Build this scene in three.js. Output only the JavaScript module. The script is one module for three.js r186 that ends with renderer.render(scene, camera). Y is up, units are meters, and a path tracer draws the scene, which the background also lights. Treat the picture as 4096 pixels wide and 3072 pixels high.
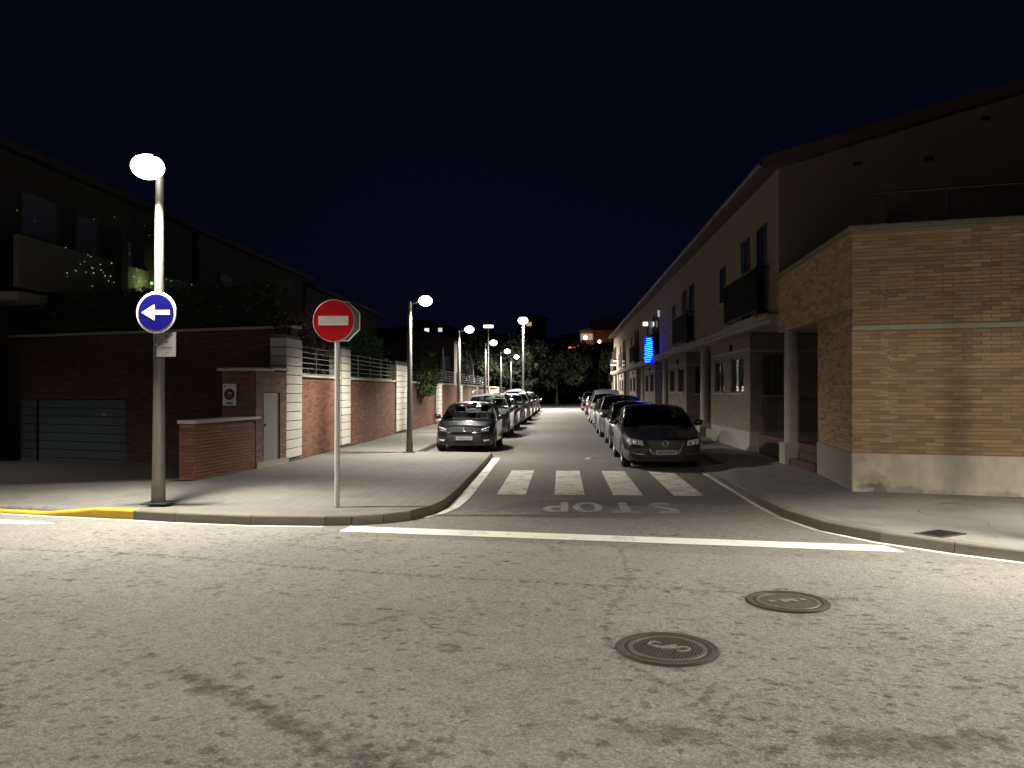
import * as THREE from 'three';
import { mergeGeometries } from 'three/addons/utils/BufferGeometryUtils.js';
import { RoundedBoxGeometry } from 'three/addons/geometries/RoundedBoxGeometry.js';

// ---------------------------------------------------------------- camera, sky, moon, exposure
// Street axis runs along -z; D below means metres along the street away from the camera (z = -D).
const scene = new THREE.Scene();
const camera = new THREE.PerspectiveCamera(51.34, 4 / 3, 0.1, 900);
camera.rotation.order = 'YXZ';
camera.position.set(0, 1.65, 0);
camera.rotation.set(0.00896, 0.06249, 0);
const renderer = new THREE.WebGLRenderer({ antialias: true });
renderer.toneMapping = THREE.LinearToneMapping;
renderer.toneMappingExposure = 1;
renderer.shadowMap.enabled = true;
{
  const w = 256, h = 128, d = new Float32Array(w * h * 4);
  for (let j = 0; j < h; j++) {
    const e = Math.max(0, (j + 0.5) / h * 2 - 1), k = Math.exp(-e * 2.2);
    for (let i = 0; i < w; i++) { const u = i / w * 6.283, n = 1 + 0.12 * Math.sin(u * 3 + e * 4) * Math.cos(u * 2 - e * 7) + 0.06 * Math.sin(u * 9 + e * 11); d.set([0.0007 + 0.0009 * k, 0.0009 + 0.0012 * k, 0.0036 + 0.0038 * k, 1].map((q, z) => z < 3 ? q * n : q), (j * w + i) * 4); }
  }
  const t = new THREE.DataTexture(d, w, h, THREE.RGBAFormat, THREE.FloatType);
  t.mapping = THREE.EquirectangularReflectionMapping; t.magFilter = THREE.LinearFilter; t.needsUpdate = true;
  scene.background = t; scene.environment = t;
}
const moon = new THREE.DirectionalLight(0xfff0e0, 0.012);
moon.position.set(-30, 60, 40); moon.castShadow = true; moon.shadow.radius = 10;
Object.assign(moon.shadow.camera, { left: -60, right: 60, top: 60, bottom: -60, far: 250 });
scene.add(moon);
const LAMP = 0xfff7e8, I_STREET = 170;

// ---------------------------------------------------------------- helpers
const rng = (s) => () => { s |= 0; s = s + 0x6D2B79F5 | 0; let t = Math.imul(s ^ s >>> 15, 1 | s); t = t + Math.imul(t ^ t >>> 7, 61 | t) ^ t; return ((t ^ t >>> 14) >>> 0) / 4294967296; };
const hash = (x, y, s) => { let h = Math.imul(x, 374761393) + Math.imul(y, 668265263) + Math.imul(s, 362437) | 0; h = Math.imul(h ^ h >>> 13, 1274126177); return ((h ^ h >>> 16) >>> 0) / 4294967296; };
function noise(x, y, s, wrap = 0) {
  const i = Math.floor(x), j = Math.floor(y); let u = x - i, v = y - j; u = u * u * (3 - 2 * u); v = v * v * (3 - 2 * v);
  const W = wrap ? (k) => ((k % wrap) + wrap) % wrap : (k) => k;
  const a = hash(W(i), W(j), s), b = hash(W(i + 1), W(j), s), c = hash(W(i), W(j + 1), s), d = hash(W(i + 1), W(j + 1), s);
  return a + (b - a) * u + (c - a) * v + (a - b - c + d) * u * v;
}
const V = (X, y, D) => new THREE.Vector3(X, y, -D);
const used = {};
function numbered(n) { const k = used[n] = (used[n] ?? -1) + 1; return k ? `${n}_${String(k).padStart(3, '0')}` : n; }
function shade(o) { o.castShadow = o.receiveShadow = true; return o; }
function tag(o, label, category, group) { o.userData = { ...o.userData, label, category }; if (group) o.userData.group = group; return o; }
function thing(name, label, category, [X, y, D] = [0, 0, 0], turn = 0, group) {
  const o = new THREE.Group(); o.name = numbered(name); o.position.set(X, y, -D); o.rotation.y = turn; scene.add(o);
  return tag(o, label, category, group);
}
const norm = (g) => { g = g.index ? g.toNonIndexed() : g; for (const k of Object.keys(g.attributes)) if (!['position', 'normal', 'uv'].includes(k)) g.deleteAttribute(k); if (!g.attributes.uv) g.setAttribute('uv', new THREE.BufferAttribute(new Float32Array(g.attributes.position.count * 2), 2)); return g; };
const merge = (l) => Array.isArray(l) ? (l.length > 1 ? mergeGeometries(l.map(norm)) : l[0]) : l;
function part(name, geo, mat, parent) { const m = shade(new THREE.Mesh(merge(geo), mat)); m.name = numbered(parent ? name + '§' + parent.uuid : name).replace(/§[^_]*/, ''); (parent || scene).add(m); return m; }
function struct(name, geo, mat, label) { const m = part(name, geo, mat); m.userData = { kind: 'structure', label }; return m; }
const box = (w, h, d, x = 0, y = 0, z = 0) => new THREE.BoxGeometry(w, h, d).translate(x, y, z);
const rbox = (w, h, d, r, x = 0, y = 0, z = 0) => new RoundedBoxGeometry(w, h, d, 2, r).translate(x, y, z);
const cyl = (r0, r1, h, x = 0, y = 0, z = 0, n = 20) => new THREE.CylinderGeometry(r1, r0, h, n).translate(x, y + h / 2, z);
const tube = (pts, r, n = 24, k = 8) => new THREE.TubeGeometry(new THREE.CatmullRomCurve3(pts), n, r, k);
const bar = (a, b, r, k = 6) => new THREE.TubeGeometry(new THREE.LineCurve3(a, b), 1, r, k);
// plan shapes: [X, D] polygons, flat sheet at height y or a prism, uv in metres
function sheet(poly, y = 0) {
  const s = new THREE.Shape(poly.map(([x, d]) => new THREE.Vector2(x, d)));
  const g = new THREE.ShapeGeometry(s), p = g.attributes.position;
  for (let i = 0; i < p.count; i++) p.setXYZ(i, p.getX(i), typeof y === 'function' ? y(p.getX(i), p.getY(i)) : y, -p.getY(i));
  g.computeVertexNormals();
  return g;
}
function prism(poly, y0, y1) {
  const s = new THREE.Shape(poly.map(([x, d]) => new THREE.Vector2(x, d)));
  return new THREE.ExtrudeGeometry(s, { depth: y1 - y0, bevelEnabled: false }).rotateX(-Math.PI / 2).translate(0, y0, 0);
}
// textures
function dataTex(w, h, fn, srgb = false, rep = true) {
  const d = new Uint8Array(w * h * 4);
  for (let j = 0; j < h; j++) for (let i = 0; i < w; i++) {
    const c = fn(i, j), o = (j * w + i) * 4;
    for (let k = 0; k < 3; k++) { const x = Math.max(0, Math.min(1, c[k])); d[o + k] = srgb ? Math.round(255 * (x <= 0.0031308 ? x * 12.92 : 1.055 * Math.pow(x, 1 / 2.4) - 0.055)) : Math.round(255 * x); }
    d[o + 3] = 255;
  }
  const t = new THREE.DataTexture(d, w, h); t.magFilter = THREE.LinearFilter; t.minFilter = THREE.LinearMipmapLinearFilter; t.generateMipmaps = true;
  if (rep) t.wrapS = t.wrapT = THREE.RepeatWrapping; if (srgb) t.colorSpace = THREE.SRGBColorSpace; t.needsUpdate = true;
  return t;
}
function canvasTex(w, h, draw) { const c = document.createElement('canvas'); c.width = w; c.height = h; draw(c.getContext('2d'), w, h); const t = new THREE.CanvasTexture(c); t.colorSpace = THREE.SRGBColorSpace; return t; }
const lin = (r, g, b) => new THREE.Color().setRGB(r, g, b);
const std = (c, rough = 0.8, more = {}) => new THREE.MeshStandardMaterial({ color: Array.isArray(c) ? lin(...c) : c, roughness: rough, ...more });
const rep = (t, sx, sy = sx, ox = 0, oy = 0) => { const c = t.clone(); c.repeat.set(sx, sy); c.offset.set(ox, oy); c.needsUpdate = true; return c; };

// ---------------------------------------------------------------- textures of the ground
const grainTex = dataTex(512, 512, (i, j) => { const a = 0.55 * hash(i, j, 3) + 0.3 * noise(i / 3, j / 3, 5, 512) + 0.35 * noise(i / 9, j / 9, 6, 512); return [a, a, a].map((x) => x / 1.2); });
const mottle = (S, base, amp, seed) => dataTex(S, S, (i, j) => {
  const n = 0.5 * noise(i / 64, j / 64, seed, S / 64) + 0.3 * noise(i / 20, j / 20, seed + 1, 0) + 0.2 * noise(i / 6, j / 6, seed + 2, 0), f = hash(i, j, seed + 3);
  const k = 1 + amp * (n - 0.5) * 2 + amp * 0.6 * (f - 0.5);
  return base.map((b) => b * k);
}, true);
// road near the camera: X from -9 to 9, D from 0 to 18, painted with its own stains, cracks and patches
const N = 2048, M_PX = 18 / N;
const roadA = new Float32Array(N * N);
{
  const R = rng(7);
  for (let j = 0; j < N; j++) for (let i = 0; i < N; i++) {
    const x = i * M_PX, y = j * M_PX;
    let a = 1 + 0.14 * (noise(x * 0.5, y * 0.5, 11) - 0.5) + 0.1 * (noise(x * 1.7, y * 1.7, 12) - 0.5) + 0.12 * (noise(x * 9, y * 9, 13) - 0.5) + 0.26 * (noise(x * 36, y * 36, 15) - 0.5) + 0.75 * (hash(i, j, 14) - 0.5);
    if (hash(i, j, 17) > 0.978) a += 0.5;
    roadA[j * N + i] = a;
  }
  const spot = (X, D, r, k, el = 1) => {        // an irregular blot: k is how much darker
    const cx = (X + 9) / M_PX, cy = D / M_PX, rp = r / M_PX, b = Math.ceil(rp * 1.6 * el), s = Math.floor(R() * 999);
    for (let j = Math.max(0, cy - b | 0); j < Math.min(N, cy + b); j++) for (let i = Math.max(0, cx - b | 0); i < Math.min(N, cx + b); i++) {
      const dx = (i - cx) / el, dy = j - cy, d = Math.hypot(dx, dy) / rp + 1.3 * (noise(i * 1.5 / (rp + 1), j * 1.5 / (rp + 1), s) - 0.5) + 0.5 * (hash(i, j, s + 1) - 0.5);
      const m = Math.max(0, Math.min(1, (1.05 - d) * 2.4));
      roadA[j * N + i] *= 1 - k * m * (0.75 + 0.5 * hash(i, j, s));
    }
  };
  const line = (pts, r, k, jit, step = 0.03) => { for (let q = 0; q + 1 < pts.length; q++) { const [a, b] = [pts[q], pts[q + 1]], L = Math.hypot(b[0] - a[0], b[1] - a[1]); for (let t = 0; t < L; t += step) spot(a[0] + (b[0] - a[0]) * t / L + jit * (R() - 0.5), a[1] + (b[1] - a[1]) * t / L + jit * (R() - 0.5), r * (0.5 + R()), k * (0.4 + 0.8 * R())); } };
  const fill = (poly, k, soft, only = () => true) => {
    const ins = (x, y) => { let c = false; for (let a = 0, b = poly.length - 1; a < poly.length; b = a++) if ((poly[a][1] > y) !== (poly[b][1] > y) && x < (poly[b][0] - poly[a][0]) * (y - poly[a][1]) / (poly[b][1] - poly[a][1]) + poly[a][0]) c = !c; return c; };
    for (let j = 0; j < N; j++) for (let i = 0; i < N; i++) { const x = i * M_PX - 9, y = j * M_PX, wx = soft * (noise(x * 5, y * 5, 41) - 0.5), wy = soft * (noise(x * 5, y * 5, 42) - 0.5); if (ins(x + wx + soft * 0.3 * (hash(i, j, 43) - 0.5), y + wy)) roadA[j * N + i] *= k; }
  };
  // the side street's older, darker asphalt, the dark mended strip under the lettering, the worn strip along the stop line
  fill([[-2.4, 9.02], [-0.68, 8.8], [0.57, 8.56], [0.66, 8.45], [0.9, 8.3], [3.6, 7.9], [9, 7.4], [9, 18], [-9, 18], [-9, 11], [-2.4, 9.4]], 0.88, 0.06);
  fill([[-1.6, 10.9], [-0.9, 11.2], [1.5, 11.7], [3.2, 11.9], [3.2, 18.2], [-2.2, 18.2], [-1.8, 12]], 0.8, 0.2);
  fill([[-1.25, 10.86], [-0.9, 11.28], [-0.62, 11.9], [-0.2, 12.2], [0.6, 12.22], [1.35, 12.1], [1.0, 11.6], [0.5, 11.05], [-0.34, 10.95]], 0.72, 0.22);
  fill([[-2.2, 8.97], [-0.7, 8.76], [0.55, 8.52], [0.6, 8.12], [-0.3, 8.2], [-2.4, 8.7]], 1.09, 0.1);
  const dens = (X, D) => 0.1 + 2.2 * Math.max(0, noise(X * 0.9 + 3, D * 0.9, 21) - 0.45) + (X > 0.1 && D < 6 ? 0.35 : 0) + (D < 4.8 ? 0.25 : 0);
  for (let q = 0; q < 8200; q++) { const X = R() * 13 - 7, D = 2.8 + Math.pow(R(), 1.2) * 6.6; if (R() < dens(X, D)) spot(X, D, 0.01 + 0.03 * R() * R() + 0.008 * R(), 0.2 + 0.34 * R(), 1 + 0.6 * R()); }
  for (let q = 0; q < 260; q++) spot(R() * 6 - 2, 9.5 + R() * 7, 0.015 + 0.03 * R(), 0.1 + 0.2 * R());
  line([[-4.9, 6.35], [-3.9, 5.75], [-3.0, 5.21], [-2.5, 4.8]], 0.026, 0.34, 0.1, 0.035);
  line([[-2.3, 4.62], [-2.0, 4.4]], 0.04, 0.36, 0.1, 0.022);
  line([[-2.05, 4.42], [-1.57, 4.08], [-1.26, 3.82], [-0.9, 3.5], [-0.6, 3.3]], 0.042, 0.3, 0.16, 0.014);
  line([[-1.5, 3.95], [-1.0, 3.75], [-0.7, 3.6]], 0.05, 0.25, 0.14, 0.05);
  fill([[0.2, 4.06], [0.46, 3.98], [0.72, 3.9], [0.7, 3.78], [0.45, 3.8], [0.28, 3.92]], 0.72, 0.16); line([[0.25, 4.02], [0.7, 3.86]], 0.035, 0.3, 0.16, 0.02);
  fill([[1.25, 3.92], [1.7, 3.98], [2.15, 4.02], [2.1, 3.82], [1.6, 3.74], [1.3, 3.8]], 0.72, 0.2); line([[1.25, 3.86], [1.7, 3.9], [2.15, 3.92]], 0.035, 0.3, 0.18, 0.02);
  line([[-7, 8.2], [-5.88, 8.04], [-4.01, 7.8], [-2.2, 7.29], [-0.87, 7.01], [0.34, 6.83], [2.4, 6.5]], 0.026, 0.34, 0.07, 0.026);
  line([[0.61, 8.5], [0.62, 8.09], [0.58, 6.93], [0.4, 6.3], [0.33, 5.92], [0.29, 5.37], [0.36, 4.9], [0.7, 4.4]], 0.022, 0.36, 0.05, 0.032);
  line([[-3.03, 8.66], [-2.95, 8.75], [-2.81, 8.96], [-2.66, 9.2], [-2.58, 9.37]], 0.012, 0.6, 0.015, 0.01);
  line([[-2.75, 8.35], [-2.2, 8.15]], 0.03, 0.3, 0.05, 0.03);
  line([[-1.6, 10.62], [-1.19, 10.87], [-0.6, 10.9], [0.5, 11.0]], 0.012, 0.4, 0.03, 0.02);
  line([[-2.4, 9.0], [-0.68, 8.79], [0.57, 8.55]], 0.012, 0.3, 0.02, 0.02);
  line([[0.29, 5.3], [0.42, 5.22]], 0.01, 0.4, 0.02, 0.015);
  for (let q = 0; q < 40; q++) spot(0.66 + Math.cos(q) * 0.36, 5.18 + Math.sin(q) * 0.38, 0.03 + 0.02 * R(), 0.25 * R());
  for (let q = 0; q < 40; q++) spot(1.77 + Math.cos(q) * 0.36, 6.4 + Math.sin(q) * 0.38, 0.03 + 0.02 * R(), 0.25 * R());
}
const clamp = (x) => Math.max(0, Math.min(1, x));
const roadTex = dataTex(N, N, (i, j) => { const q = roadA[j * N + i], a = 0.225 * q, w = clamp((0.95 - q) * 1.6); return [a, a * (0.962 - 0.025 * w), a * (0.868 - 0.07 * w)]; }, true, false);
const streetTex = mottle(1024, [0.135, 0.13, 0.12], 0.22, 51);
// pavement: 20 cm tiles, 40 x 40 of them to a texture of 8 m
const paveAt = (i, j, s) => { const t = 2048 / 40, u = i % t / t, v = j % t / t, e = Math.min(u, v, 1 - u, 1 - v); const n = noise(i / 90, j / 90, s, 0) * 0.5 + noise(i / 300, j / 300, s + 1, 0) * 0.5; return { e, k: 1 + 0.22 * (n - 0.5) + 0.14 * (hash(Math.floor(i / t), Math.floor(j / t), s) - 0.5) + 0.14 * (hash(i, j, s + 2) - 0.5) }; };
const paveSpots = new Float32Array(1024 * 1024).fill(1);
{ const R = rng(63); for (let q = 0; q < 420; q++) { const cx = R() * 1024, cy = R() * 1024, r = q < 30 ? 14 + 40 * R() : 1.5 + 4 * R(), k = q < 30 ? 0.16 : 0.2 + 0.25 * R(), s = q * 7; for (let y = -r * 2 | 0; y < r * 2; y++) for (let x = -r * 2 | 0; x < r * 2; x++) { const d = Math.hypot(x, y) / r + 1.1 * (noise((x + 200) / r * 2.2, (y + 200) / r * 2.2, s) - 0.5); const m = Math.max(0, Math.min(1, (1.05 - d) * 2.5)); paveSpots[((cy + y & 1023)) * 1024 + (cx + x & 1023)] *= 1 - k * m; } } }
const paveTex = dataTex(2048, 2048, (i, j) => { const { e, k } = paveAt(i, j, 61), a = 0.145 * k * (e < 0.04 ? 0.76 : 1) * paveSpots[(j >> 1) * 1024 + (i >> 1)]; return [a, a * 0.97, a * 0.88]; }, true);
const paveBump = dataTex(1024, 1024, (i, j) => { const { e } = paveAt(i * 2, j * 2, 61), a = (e < 0.04 ? 0.3 : 0.85) + 0.15 * hash(i, j, 65); return [a, a, a]; });
const concTex = mottle(512, [1, 0.985, 0.94], 0.16, 71), plasterTex = mottle(512, [1, 0.98, 0.95], 0.1, 81);

const roadMat = std(0xffffff, 0.86, { map: roadTex, bumpMap: rep(grainTex, 18 / 1.6), bumpScale: 0.014 });
const streetMat = std(0xffffff, 0.86, { map: rep(streetTex, 1 / 5), bumpMap: rep(grainTex, 1 / 1.1), bumpScale: 0.004 });
const paveMat = std(0xffffff, 0.85, { map: rep(paveTex, 1 / 8), bumpMap: rep(paveBump, 1 / 8), bumpScale: 0.004 });
// paint worn through to the asphalt in chips and thin cracks; 2.5 m to a repeat
const wearTex = (seed, amount) => rep(dataTex(512, 512, (i, j) => { const n = 0.55 * noise(i / 32, j / 32, 210 + seed, 16) + 0.3 * noise(i / 8, j / 8, 220 + seed, 64) + 0.3 * hash(i, j, 230 + seed), m = clamp((n - (1 - amount)) * 5), c = Math.abs(noise(i / 64, j / 64, 240 + seed, 8) - 0.5) < 0.006 ? 0.5 : 0, k = (0.92 + 0.14 * noise(i / 90, j / 90, 250)) * (1 - 0.68 * Math.max(m * 0.8, c)); return [k, k, k * 0.98]; }, true), 0.4);
const paveTex2 = dataTex(1024, 1024, (i, j) => { const n = noise(i / 64, j / 64, 301, 16) * 0.5 + noise(i / 16, j / 16, 302, 64) * 0.3 + hash(i, j, 303) * 0.2, c = Math.abs(noise(i / 128, j / 128, 304, 8) - 0.5) < 0.004 ? 0.6 : 1, a = 0.2 * (0.8 + 0.4 * n) * c * paveSpots[j * 1024 + i]; return [a, a * 0.975, a * 0.885]; }, true);
const paveMat2 = std(0xffffff, 0.88, { map: rep(paveTex2, 1 / 6), bumpMap: rep(grainTex, 1 / 1.3), bumpScale: 0.005 });
const paint = std([0.8, 0.79, 0.74], 0.7, { map: wearTex(0, 0.24), bumpMap: rep(grainTex, 1), bumpScale: 0.002 });
const wornPaint = std([0.74, 0.73, 0.67], 0.75, { map: wearTex(1, 0.33), bumpMap: rep(grainTex, 1), bumpScale: 0.003 });
const faintPaint = std([0.38, 0.37, 0.335], 0.8, { map: wearTex(2, 0.28), bumpMap: rep(grainTex, 1), bumpScale: 0.003 });
const kerbMat = std([0.17, 0.16, 0.135], 0.85, { map: rep(concTex, 0.9), bumpMap: rep(grainTex, 1.4), bumpScale: 0.004 });
const kerbMat2 = std([0.145, 0.137, 0.116], 0.85, { map: rep(concTex, 0.9, 0.9, 0.3, 0.2), bumpMap: rep(grainTex, 1.4), bumpScale: 0.004 });
const kerbYellow = std([0.5, 0.33, 0.03], 0.7, { map: rep(concTex, 1.2), bumpMap: rep(grainTex, 1.4), bumpScale: 0.003 });
const soil = std([0.04, 0.045, 0.03], 1);
const conc = std([0.36, 0.34, 0.3], 0.85, { map: rep(concTex, 0.5), bumpMap: rep(grainTex, 0.8), bumpScale: 0.005 });

// ---------------------------------------------------------------- ground, roads, pavements, kerbs
struct('ground', new THREE.PlaneGeometry(900, 900).rotateX(-Math.PI / 2).translate(0, -0.6, -200), soil, 'dark earth under and around the whole street');
{
  const g = new THREE.PlaneGeometry(18, 18).rotateX(-Math.PI / 2).translate(0, 0, -9);
  struct('road', g, roadMat, 'pale stained asphalt of the junction in the foreground');
  struct('road', [sheet([[-4.6, 18.01], [3.7, 18.01], [3.9, 124], [-4.6, 124]])], streetMat, 'grey asphalt of the side street running away between parked cars');
  struct('road', [sheet([[-60, 8], [-9.01, 2], [-9.01, 13], [-60, 24]]), sheet([[9.01, -4], [60, -16], [60, 0], [9.01, 9]]), sheet([[-60, 8], [-60, -14], [60, -28], [60, -16], [9.01, -4], [9.01, -0.01], [-9.01, -0.01], [-9.01, 2]])], streetMat, 'asphalt of the cross street beyond the picture');
  struct('verge', sheet([[-70, 122], [70, 122], [70, 230], [-70, 230]], -0.03), soil, 'dark verge under the trees at the end of the street');
}
const kerbL = [[-14, 11.85], [-10.5, 11.05], [-7.6, 10.39], [-6.94, 10.23], [-6.09, 10.07], [-5.5, 9.95], [-4.88, 9.8], [-3.83, 9.64], [-2.9, 9.64], [-2.58, 9.7], [-2.22, 9.86], [-1.93, 10.15], [-1.75, 10.6], [-1.65, 11.19], [-1.63, 12.65], [-1.67, 15.76], [-1.74, 20.0], [-3.72, 20.2], [-3.78, 122]];
const kerbR = [[16, 4.6], [10, 6.2], [6.4, 7.2], [5.2, 7.62], [4.45, 7.98], [3.97, 8.38], [3.45, 8.95], [3.06, 9.65], [2.87, 10.6], [2.83, 11.64], [2.84, 13.97], [2.86, 16.9], [3.45, 17.4], [3.5, 122]];
const hL = (X, D) => D > 20.05 || X > -6.05 ? 0.12 : X < -6.95 ? 0.03 : 0.03 + 0.09 * (X + 6.95) / 0.9;
const padH = (X, D) => D > 12.6 && X > -7 ? 0.12 : hL(X, D);
const hR = (X, D) => D > 17.2 ? 0.12 : D > 16.6 ? 0.025 + 0.095 * (D - 16.6) / 0.6 : D > 13.2 ? 0.025 : D > 12 ? 0.12 - 0.095 * (D - 12) / 1.2 : 0.12;
// walk along a polyline: returns points every ~step metres with the joint list
function along(pl, step) {
  const out = []; for (let q = 0; q + 1 < pl.length; q++) { const [a, b] = [pl[q], pl[q + 1]], L = Math.hypot(b[0] - a[0], b[1] - a[1]), n = Math.max(1, Math.round(L / step)); for (let k = 0; k < n; k++) out.push([a[0] + (b[0] - a[0]) * k / n, a[1] + (b[1] - a[1]) * k / n]); }
  out.push(pl[pl.length - 1]); return out;
}
// one kerb stone between two neighbouring points of the line; inner side is at +n
function kerbStone(a, b, side, h0, h1, w = 0.14) {
  const dx = b[0] - a[0], dy = b[1] - a[1], L = Math.hypot(dx, dy), g = 0.006 / L, n = [-dy / L * side, dx / L * side], P = [];
  const A = [a[0] + dx * g, a[1] + dy * g], B = [b[0] - dx * g, b[1] - dy * g];
  const prof = (h) => [[0, -0.03], [0.008, h - 0.02], [0.02, h - 0.004], [w, h + 0.002], [w, -0.03]];
  const ring = (p, h) => prof(h).map(([t, y]) => V(p[0] + n[0] * t, y, p[1] + n[1] * t));
  const r0 = ring(A, h0), r1 = ring(B, h1), pos = [], uv = [];
  const tri = (p, q, r) => { for (const v of [p, q, r]) { pos.push(v.x, v.y, v.z); uv.push(v.x + v.z, v.y * 1.5 + v.z * 0.3); } };
  for (let k = 0; k < 4; k++) { tri(r0[k], r1[k], r1[k + 1]); tri(r0[k], r1[k + 1], r0[k + 1]); }
  for (const r of [r0, r1]) for (let k = 1; k < 4; k++) tri(r[0], r[k], r[k + 1]);
  const geo = new THREE.BufferGeometry(); geo.setAttribute('position', new THREE.Float32BufferAttribute(pos, 3)); geo.setAttribute('uv', new THREE.Float32BufferAttribute(uv, 2)); geo.computeVertexNormals();
  return geo;
}
function kerb(pl, side, hf, label, yellow, near) {
  const g = new THREE.Group(); g.name = numbered('kerb'); g.userData = { kind: 'structure', label }; scene.add(g);
  const pts = along(pl, 0.85), far = []; let q = 0;
  for (let k = 0; k + 1 < pts.length; k++) {
    const [a, b] = [pts[k], pts[k + 1]], s = kerbStone(a, b, side, hf(...a), hf(...b));
    if (a[1] < near && Math.abs(a[0]) < 11) { const m = part('kerb_stone', s, yellow && b[0] < -5.45 ? kerbYellow : q++ % 3 ? kerbMat : kerbMat2, g); if (yellow && b[0] < -5.45) m.userData.label = 'yellow painted kerb stone'; }
    else far.push(s);
  }
  const m = part('kerb_run', far, kerbMat, g); m.userData.kind = 'stuff';
}
kerb(kerbL, 1, hL, 'grey kerb rounding the left corner with yellow painted drop', true, 42);
kerb(kerbR, -1, hR, 'grey kerb sweeping round the right corner', false, 42);
const inset = (pl, d) => pl.map((p, k) => { const a = pl[Math.max(0, k - 1)], b = pl[Math.min(pl.length - 1, k + 1)], L = Math.hypot(b[0] - a[0], b[1] - a[1]); return [p[0] - (b[1] - a[1]) / L * d, p[1] + (b[0] - a[0]) / L * d]; });
struct('pavement', sheet([...inset(along(kerbL, 0.85), 0.139), [-5.9, 122], [-5.9, 17], [-6.3, 13.25], [-6.75, 13.2], [-9, 13.5], [-14, 14.4]], (X, D) => padH(X, D) - 0.001), paveMat, 'tiled pavement on the left corner in front of the brick garden wall');
struct('driveway', sheet([[-6.74, 13.2], [-9, 13.5], [-14, 14.4], [-19, 15.5], [-19, 22.8], [-6, 17.6], [-6.1, 16]], (X, D) => D < 14.6 ? padH(X, D) - 0.003 : D > 18 ? -0.25 : 0.0), std([0.2, 0.19, 0.17], 0.9, { map: rep(concTex, 0.4) }), 'dark driveway sloping down to the garage door');
struct('pavement', sheet([...inset(along(kerbR, 0.85), -0.139), [4.9, 122], [4.9, 15], [9, 13], [17, 9]], (X, D) => (X > 4.2 && D > 8.5 ? 0.12 : hR(X, D)) - 0.001), paveMat2, 'concrete pavement on the right corner beside the brick building');
// gutter slabs along the left kerb
{
  const g = new THREE.Group(); g.name = 'gutter'; g.userData = { kind: 'structure', label: 'pale gutter slabs along the left kerb of the side street' }; scene.add(g);
  const sl = [[-1.8, 10.35, 0.05], [-1.66, 10.75, 0.1], [-1.6, 11.2, 0.14], [-1.6, 11.75, 0.17], [-1.61, 12.4, 0.19], [-1.62, 13.1, 0.2], [-1.63, 13.9, 0.2], [-1.65, 14.7, 0.21], [-1.66, 15.5, 0.21], [-1.68, 16.4, 0.21], [-1.7, 17.4, 0.21], [-1.71, 18.4, 0.21], [-1.73, 19.6, 0.21]];
  for (let k = 0; k + 1 < sl.length; k++) { const [a, b] = [sl[k], sl[k + 1]]; part('gutter_slab', prism([[a[0], a[1] + 0.008], [a[0] + a[2], a[1] + 0.008], [b[0] + b[2], b[1] - 0.008], [b[0], b[1] - 0.008]], -0.02, 0.008), k % 3 ? wornPaint : paint, g); }
}
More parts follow.
